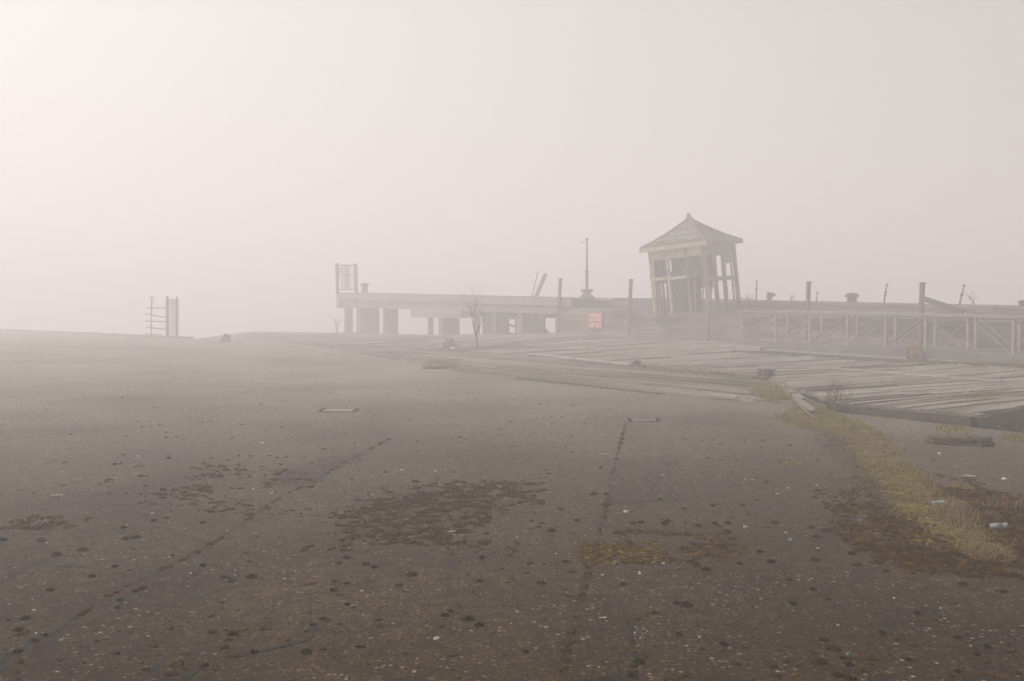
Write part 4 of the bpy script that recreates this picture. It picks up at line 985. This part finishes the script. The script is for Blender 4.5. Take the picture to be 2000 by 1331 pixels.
# ------------------------------------------------------------------ iron railing remnant on the left quay edge
p = G(328, 660.3); sc = p.y / FPX; ir = thing('iron_railing', p, 'remnant of spiked iron railing at the left quay edge', 'railing')
Z = lambda y: (660.3 - y) * sc
for x, w, top in ((328, 5.2, 577), (346.5, 4.6, 578)):
    b = MB(); xx = (x - 328) * sc; r = w * sc / 2
    b.beam((xx - .03, 0, -.1), (xx, 0, Z(585)), r * 2, r * 2, (0, 1, 0)); b.beam((xx, 0, Z(585)), (xx, 0, Z(top)), r * 2, r * 2, (0, 1, 0), r * .3, r * .3); b.build('post', IRON, ir)
for x in (333.5, 335.8, 338, 340, 342.2):
    b = MB(); xx = (x - 328) * sc; b.tube([(xx - .05, 0, Z(657)), (xx, 0, Z(586 + random.uniform(-2, 2)))], .016, 5); b.build('bar', IRON, ir)
b = MB(); b.beam((.05, 0, Z(594)), (.42, 0, Z(594)), .03, .05); b.beam((.02, 0, Z(657.5)), (.42, 0, Z(658.5)), .03, .05); b.beam((.17, 0, Z(588)), (.38, 0, Z(588)), .03, .03); b.build('cross_rail', IRON, ir)
b = MB(); b.tube([((295.3 - 328) * sc, 0, -.05), ((296 - 328) * sc, 0, Z(620)), ((297.2 - 328) * sc, 0, Z(590)), ((297.3 - 328) * sc, 0, Z(577))], [.03, .03, .045, .012], 6); b.beam(((292 - 328) * sc, 0, Z(581.5)), ((303 - 328) * sc, 0, Z(581.5)), .03, .05); b.build('upright', IRON, ir)
for pts in ([(288, 601.3), (300, 602), (315, 602.3), (327, 602.5)], [(284, 614), (296, 615), (305, 617), (314, 619), (321, 619.8), (326, 618)], [(284, 627.3), (300, 628), (315, 628.8), (327, 629)], [(287, 639.5), (300, 641), (312, 642.5), (320, 643), (327, 642)], [(284, 652.5), (300, 653), (317, 653.8)]):
    b = MB(); b.tube([((x - 328) * sc, -.02, Z(y)) for x, y in pts], .030, 6); b.build('rail', IRON, ir)

# ------------------------------------------------------------------ bare saplings and shrubs
def sapling(name, p, h, label, cat, m, seed, r0=.035, spread=.5, levels=4, stems=1, group=None, lean=.0, first=.35, kids=(3, 4)):
    random.seed(seed); o = thing(name, p, label, cat, group); trunk = MB(); tw = MB()
    def grow_(mb, a, d, l, r, lv):
        pts = [a]; rr = [r]; n = 5; dd = Vector(d)
        for i in range(n):
            dd = (dd + Vector((random.uniform(-.16, .16), random.uniform(-.16, .16), .05))).normalized(); pts.append(pts[-1] + dd * l / n); rr.append(r * (1 - .72 * (i + 1) / n))
        mb.tube(pts, rr, 6 if lv < 2 else 4)
        if lv >= levels: return
        nk = random.randint(*kids)
        for i in range(nk):
            f = first + (1 - first) * (i + .5) / nk if lv == 0 else .25 + .7 * (i + .5) / nk
            k = min(n - 1, int(f * n)); q = pts[k].lerp(pts[k + 1], f * n - k)
            az = random.random() * 6.28 + i * 2.4; e = Vector((math.cos(az), math.sin(az), 0))
            nd = (dd * .75 + e * spread + Vector((0, 0, .28))).normalized()
            grow_(tw, q, nd, l * random.uniform(.42, .66), r * (1 - .65 * f) * .62, lv + 1)
    for s_ in range(stems):
        az = random.random() * 6.28 + s_ * 2.1; e = Vector((math.cos(az), math.sin(az), 0)) * (spread * .7 if stems > 1 else 0)
        grow_(trunk, Vector((0, 0, -.03)), (Vector((lean, 0, 1)) + e).normalized(), h * (.62 if stems == 1 else .7) * random.uniform(.85, 1.1), r0, 0)
    trunk.build('trunk', m, o, smooth=True); tw.build('branches', m, o, smooth=True); return o
q = G(933, 688); sapling('bare_tree', (q.x, q.y, .03), 2.75, 'slender bare tree growing before the stage piers', 'tree', TWIG, 12, .038, .52, 3, 1, lean=-.10, first=.24, kids=(4, 5))
q = G(1630, 806); sapling('bare_shrub', (q.x, q.y, 0), .60, 'reddish bare shrub beside the kerb at the deck corner', 'shrub', TWIGR, 5, .011, .8, 3, 7, first=.3)
q = G(657, 651); sapling('bare_shrub', (q.x, q.y, 0), 1.15, 'faint bare shrub at the foot of the farthest pier', 'shrub', TWIG, 8, .02, .7, 2, 5)
for px, off, h, lb, sd in ((1903, 5.0, .62, 'bare sapling on the stage top near the right edge', 4), (1545, 6.2, .38, 'small leafless sprig on the stage between bollard and post', 6), (1463, 6.0, .36, 'thin leafless sprig on the stage beside the kiosk', 9)):
    t = wt(px, off); sapling('bare_sapling', wall(t, off, ztop(t)), h * 1.1, lb, 'sapling', TWIG, sd, .014, .95, 3, 3, 'saplings on the stage top')
q = G(226, 655); sapling('weed_sprig', (q.x, q.y, 0), .30, 'tiny weed on the left quay edge beside the railing', 'weed', TWIG, 3, .012, .9, 1, 5)
t = wt(1458, 6.5); b = MB(); b.beam((-.45, 0, .12), (.4, 0, .02), .12, .05); o = b.build('loose_plank', WOOD); o.location = wall(t, 6.5, ztop(t)); tag(o, 'tilted plank lying on the stage right of the kiosk', 'plank', 'planks lying loose on the deck')
# quay edge kerb along the left apron
b = MB(); eg = [G(372, 661.5), G(250, 656), G(120, 650), G(0, 645), Vector((-75, 106, 0))]
for p0, p1 in zip(eg, eg[1:]): b.beam(p0 + Vector((0, 0, .03)), p1 + Vector((0, 0, .03)), .35, .10)
tag(b.build('quay_kerb', CONC), kind='structure')

# ------------------------------------------------------------------ haze, light, camera
HZ = M('haze_surface_unused', [(0, (0, 0, 0)), (1, (1, 1, 1))])
hm_ = bpy.data.materials.new('haze_air'); hm_.use_nodes = True; nt = hm_.node_tree; nt.nodes.clear()
out = nt.nodes.new('ShaderNodeOutputMaterial'); pv = nt.nodes.new('ShaderNodeVolumePrincipled'); nt.links.new(pv.outputs[0], out.inputs['Volume'])
HAZE_DENS = .0198
pv.inputs['Color'].default_value = (1.0, .968, .960, 1); pv.inputs['Density'].default_value = HAZE_DENS; pv.inputs['Anisotropy'].default_value = .32
bpy.data.materials.remove(HZ)
b = MB(); b.box(-260, 260, -60, 360, -5.0, 23.0); hz = b.build('haze', hm_); tag(hz, 'pale pinkish fog filling the air over the quay', 'haze', kind='stuff')
SUN_EL, SUN_AZ = R(46), R(-66)     # azimuth from straight ahead, negative to the left
w = bpy.data.worlds.new('World'); S.world = w; w.use_nodes = True; nt = w.node_tree
bg = nt.nodes['Background']; sky = nt.nodes.new('ShaderNodeTexSky'); sky.sky_type = 'NISHITA'; sky.sun_disc = False
sky.sun_elevation = SUN_EL; sky.sun_rotation = SUN_AZ; sky.air_density = 1.0; sky.dust_density = 6.0; sky.ozone_density = 1.0
hs = nt.nodes.new('ShaderNodeHueSaturation'); hs.inputs['Saturation'].default_value = .05; nt.links.new(sky.outputs[0], hs.inputs['Color']); nt.links.new(hs.outputs[0], bg.inputs['Color'])
bg.inputs['Strength'].default_value = .107
ld = bpy.data.lights.new('Sun', 'SUN'); ld.energy = 2.4; ld.angle = R(8); ld.color = (1.0, .965, .935)
lo = bpy.data.objects.new('Sun', ld); COL.objects.link(lo)
sd = Vector((math.sin(SUN_AZ) * math.cos(SUN_EL), math.cos(SUN_AZ) * math.cos(SUN_EL), math.sin(SUN_EL)))
lo.rotation_euler = sd.to_track_quat('Z', 'Y').to_euler(); lo.location = (-20, 10, 25)
cd = bpy.data.cameras.new('Camera'); cam = bpy.data.objects.new('Camera', cd); COL.objects.link(cam)
cd.sensor_width = 36; cd.lens = 36 * FPX / 2000; cd.clip_start = .05; cd.clip_end = 1500
cam.location = (0, 0, CAMH); cam.rotation_euler = (R(90) - PITCH, 0, 0); S.camera = cam
S.view_settings.view_transform = 'Standard'; S.view_settings.look = 'None'; S.view_settings.exposure = 0.21; S.view_settings.gamma = 1.0
cy = S.cycles; cy.use_denoising = True; cy.max_bounces = 12; cy.diffuse_bounces = 2; cy.glossy_bounces = 2; cy.volume_bounces = 8; cy.transparent_max_bounces = 4; cy.transmission_bounces = 2
